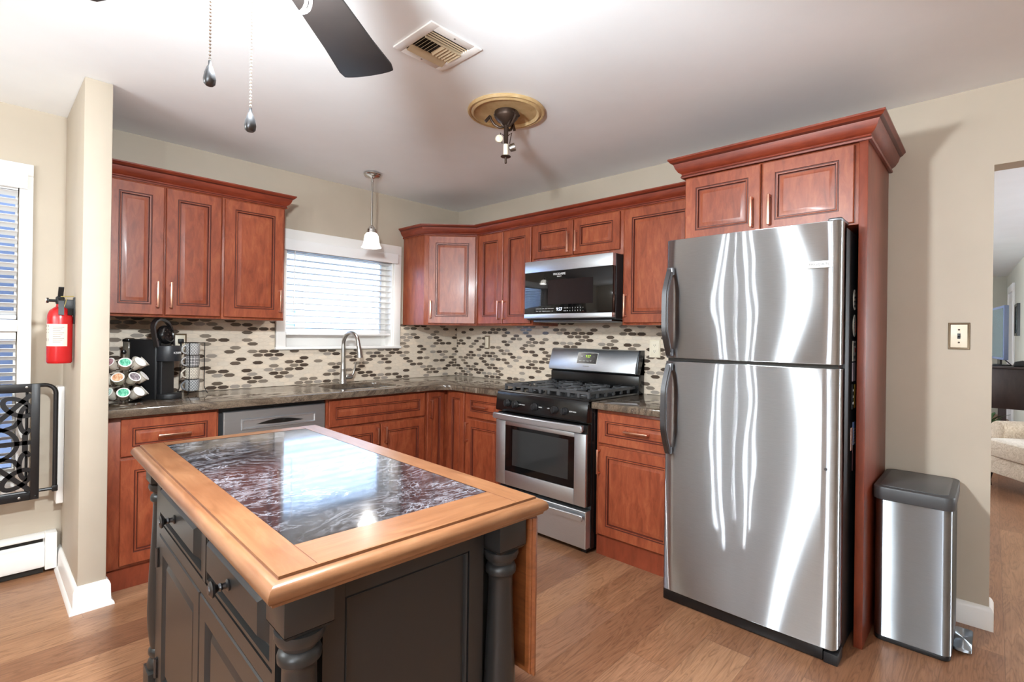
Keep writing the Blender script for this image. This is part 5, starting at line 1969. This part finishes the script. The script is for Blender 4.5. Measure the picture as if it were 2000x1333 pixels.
# pet gate with scroll panel, folded back flat in front of the dining wall
GY = -.150
sc_ = 1.0
t = thing('pet_gate', 'black metal pet gate with scroll-cut panel in front of the dining window', 'pet gate', (-3.3, GY, .42))
b = bmnew()
pts = [(-3.55, GY + .02, 1.010), (-2.895, GY + .02, 1.010)]
pts += [(-2.895 + .045 * math.sin(math.radians(q)), GY + .02, .965 + .045 * math.cos(math.radians(q))) for q in range(15, 91, 15)]
pts += [(-2.850, GY + .02, .455), ]
tube(b, pts, .0105, 10)
tube(b, [(-2.850, GY + .02, .462), (-3.55, GY + .02, .462)], .0085, 8)
tube(b, [(-2.960, GY + .02, 1.01), (-2.960, GY + .02, .462)], .006, 8)
box(b, -2.862, -2.838, GY + .008, GY + .032, .447, .478, bev=.003)
obj('outer_frame', b, 'black_metal', t)
b = bmnew()
PX = lambda px, py: Vector((-3.060 + (px) * (.1495 / 78.0), GY, 1.012 - (py - 757) * (.56 / 205.0)))
box(b, -2.945, -2.912, GY - .004, GY + .004, .425, 1.020, bev=.0015)
box(b, -3.56, -2.9451, GY - .004, GY + .004, .978, 1.020, bev=.0015)
box(b, -3.56, -2.9451, GY - .004, GY + .004, .425, .462, bev=.0015)
x_r, zt_, zb_ = -2.945, .978, .462
hh = (zt_ - zb_) / 2
zm = (zt_ + zb_) / 2


def fl(pts, w=.0105):
    tube(b, [Vector((x, GY, z)) for x, z in pts], 1, flat=(w, .003, (0, 1, 0)))


def arcp(cx, cz, rx, rz, a0, a1, n=18, rot=0):
    out = []
    for k in range(n + 1):
        a = math.radians(a0 + (a1 - a0) * k / n)
        x, z = rx * math.cos(a), rz * math.sin(a)
        c_, s_ = math.cos(math.radians(rot)), math.sin(math.radians(rot))
        out.append((cx + x * c_ - z * s_, cz + x * s_ + z * c_))
    return out


for rep in range(4):
    xo = x_r - rep * .155
    for sgn in (1, -1):
        S = lambda pts: [(xo + x, zm + sgn * z) for x, z in pts]
        fl(S([(0, hh - .012), (-.04, hh - .055), (-.085, hh - .105), (-.155, hh - .18)]))
        fl(S(arcp(-.050, hh - .075, .062, .034, 0, 360, 26, -38)))
        fl(S(arcp(-.012, hh - .14, .030, .070, 90, 270, 14)), .0095)
        fl(S([(-.042, hh - .14), (-.06, hh - .17), (-.10, hh - .185), (-.155, hh - .18)]), .0095)
        fl(S(arcp(-.155, .0, .105, .085, 0, 180, 18)), .0095)
    fl([(xo, zm), (xo - .155, zm)])
    fl([(xo, zm + .07), (xo - .022, zm + .04), (xo - .022, zm - .04), (xo, zm - .07)], .010)
obj('scroll_panel', b, 'black_metal', t)
for x, z in ((-2.963, 1.004), (-2.985, .443), (-2.925, .440)):
    b = bmnew(); lathe(b, [(.005, 0), (.0055, -.002), (.003, -.003)], (x, GY - .0042, z), axis='y', seg=12); obj('bolt', b, 'nickel' if z != .440 else 'black', t)

t = thing('baseboard_heater', 'white baseboard radiator with dark slot under the gate', 'heater', (-4.0, -.05, 0))
b = bmnew()
prism(b, [(.001, .035), (.070, .035), (.072, .05), (.066, .145), (.030, .148), (.030, .158), (.001, .158)], -5.3, -2.880, F=lambda x, y, z: Vector((z, -x, y)), bev=.002)
obj('front_cover', b, 'trim', t)
b = bmnew()
prism(b, [(.001, .1585), (.026, .1585), (.026, .186), (.058, .184), (.060, .192), (.020, .206), (.001, .206)], -5.3, -2.880, F=lambda x, y, z: Vector((z, -x, y)), bev=.001)
obj('top_hood', b, 'trim', t)
b = bmnew(); box(b, -2.8795, -2.832, -.076, -.001, .018, .210, bev=.004); obj('end_cap', b, 'trim', t)
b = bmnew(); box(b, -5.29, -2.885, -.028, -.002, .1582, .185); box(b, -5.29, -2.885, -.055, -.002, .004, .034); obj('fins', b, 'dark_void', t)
b = bmnew(); box(b, -2.831, -2.8125, -.016, -.001, 0, .104, bev=.003); struct('baseboard_back', b, 'trim')

# ------------------------------------------------------------------ living room beyond the opening
t = thing('armchair', 'cream patterned armchair with rolled arm seen through the doorway', 'armchair', (3.12, -4.29, 0), local=True)
t.rotation_euler = (0, 0, math.radians(-53))
b = bmnew(); prism(b, rrect(-.46, .46, -.44, .44, .10, 6), .13, .285, bev=.02); obj('base', b, 'upholstery', t)
b = bmnew(); prism(b, rrect(-.50, .32, -.33, .36, .12, 6), .287, .435, bev=.03); obj('seat_cushion', b, 'upholstery', t)
b = bmnew(); prism(b, rrect(.27, .50, -.46, .46, .10, 6), .2865, .90, bev=.04); obj('backrest', b, 'upholstery', t)
for s in (1, -1):
    b = bmnew()
    y = .44 * s
    prism(b, [(y + .085 * math.cos(math.radians(q)), .50 + .075 * math.sin(math.radians(q))) for q in range(-30, 211, 20)] + [(y - .06, .29), (y + .06, .29)], -.30, .40,
          F=lambda x, yy, z: Vector((z, x, yy)), bev=.015)
    obj('arm', b, 'upholstery', t)
for x in (-.40, .40):
    for y in (-.38, .38):
        b = bmnew(); lathe(b, [(.016, 0), (.014, .01), (.010, .05), (.020, .10), (.030, .1295)], (x, y, 0), seg=12); obj('leg', b, 'black_matte', t)
t = thing('sideboard', 'dark espresso media cabinet on legs behind the armchair', 'sideboard', (5.35, -3.86, 0))
b = bmnew(); box(b, 5.05, 5.75, -4.03, -2.6, .52, .99, bev=.006); obj('body', b, 'espresso', t)
b = bmnew(); box(b, 5.03, 5.77, -4.04, -2.58, .9905, 1.015, bev=.004); obj('top', b, 'espresso', t)
for x, y in ((5.1, -3.84), (5.7, -3.84), (5.1, -2.66), (5.7, -2.66)):
    b = bmnew(); box(b, x - .035, x + .035, y - .035, y + .035, 0, .5195); obj('leg', b, 'espresso', t)
t = thing('television', 'flat television standing on the dark media cabinet, seen nearly edge-on', 'television', (5.4, -3.822, 1.0155), local=True)
t.rotation_euler = (0, 0, math.radians(8))
b = bmnew(); box(b, -.30, .42, -.025, .020, .07, .72, bev=.008); obj('bezel', b, mat('silver_blue_bezel', (112, 126, 158), .3)[0], t)
b = bmnew(); box(b, -.27, .39, .0202, .0225, .10, .69); obj('screen', b, 'screen', t)
b = bmnew(); box(b, -.02, .14, -.012, .008, .012, .0695); prism(b, rrect(-.12, .24, -.09, .10, .05, 4), 0, .0118, bev=.003); obj('stand', b, 'black', t)
b = bmnew(); tube(b, [(.2, -.03, .3), (.16, -.05, .15), (.1, -.06, .06), (-.1, -.08, .01)], .006, 8); obj('cable', b, 'black_matte', t)
t = thing('router_box', 'small dark box on the media cabinet beside the television', 'box', (5.2, -3.97, 1.0155))
b = bmnew(); prism(b, [(-4.02, 0), (-3.93, 0), (-3.945, .05), (-4.02, .07)], 5.10, 5.34, F=lambda x, y, z: Vector((z, x, 1.0156 + y)), bev=.008); obj('body', b, 'black_matte', t)
PWS = lambda u, d_, z: LWS(u, -d_, z)
wd_ = thing('door_1', None, None, (8.4, -3.97, 0)); tag(wd_, kind='structure')
b = bmnew()
box(b, .55, .66, .0005, .03, 0, 2.10, PWS, bev=.003); box(b, 1.46, 1.57, .0005, .03, 0, 2.10, PWS, bev=.003); box(b, .55, 1.57, .0005, .03, 2.1002, 2.22, PWS, bev=.003)
obj('casing', b, 'trim', wd_)
b = bmnew(); rings(b, .6605, 1.4595, .005, 2.099, [(0, .0005), (0, .012), (.12, .012), (.13, .006), (.2, .010), (.21, .010)], PWS); obj('door_leaf', b, 'trim', wd_)
t = thing('picture_frame', 'narrow dark framed picture on the living room side wall', 'picture', LWS(2.12, -.02, 1.35))
b = bmnew(); rings(b, 1.93, 2.35, 1.39, 1.86, [(0, .001), (0, .030), (.01, .034), (.04, .03), (.041, .018), (.042, .018)], PWS); obj('frame', b, 'black', t)
b = bmnew(); box(b, 1.975, 2.305, .0181, .020, 1.435, 1.815, PWS); obj('print', b, 'screen', t)
t = thing('house_plant', 'leafy green plant below the media cabinet, left edge of the doorway', 'plant', (4.85, -3.67, 0))
b = bmnew(); lathe(b, [(.09, 0), (.12, .02), (.14, .26), (.13, .26), (.12, .22), (.001, .21)], (4.85, -3.67, 0), seg=24, closed=False); obj('pot', b, 'espresso', t)
b = bmnew()
random.seed(4)
for k in range(26):
    a = random.uniform(0, 2 * PI); L = random.uniform(.14, .26); hz = random.uniform(.25, .5)
    p0 = Vector((4.85, -3.67, .22)); d_ = Vector((math.cos(a), math.sin(a), 0)); s_ = Vector((-d_.y, d_.x, 0))
    bb = bmesh.new()
    n = 6
    L_ = []
    for q in range(n + 1):
        f = q / n
        c_ = p0 + d_ * L * f + Vector((0, 0, hz * (f - .45 * f * f)))
        w = .022 * math.sin(PI * min(1, f * .95 + .05)) + .002
        L_.append((bb.verts.new(c_ - s_ * w), bb.verts.new(c_ + Vector((0, 0, -.004))), bb.verts.new(c_ + s_ * w)))
    for q in range(n):
        for j in range(2):
            bb.faces.new([L_[q][j], L_[q][j + 1], L_[q + 1][j + 1], L_[q + 1][j]])
    _merge(b, bb)
obj('leaves', b, 'leaf', t)
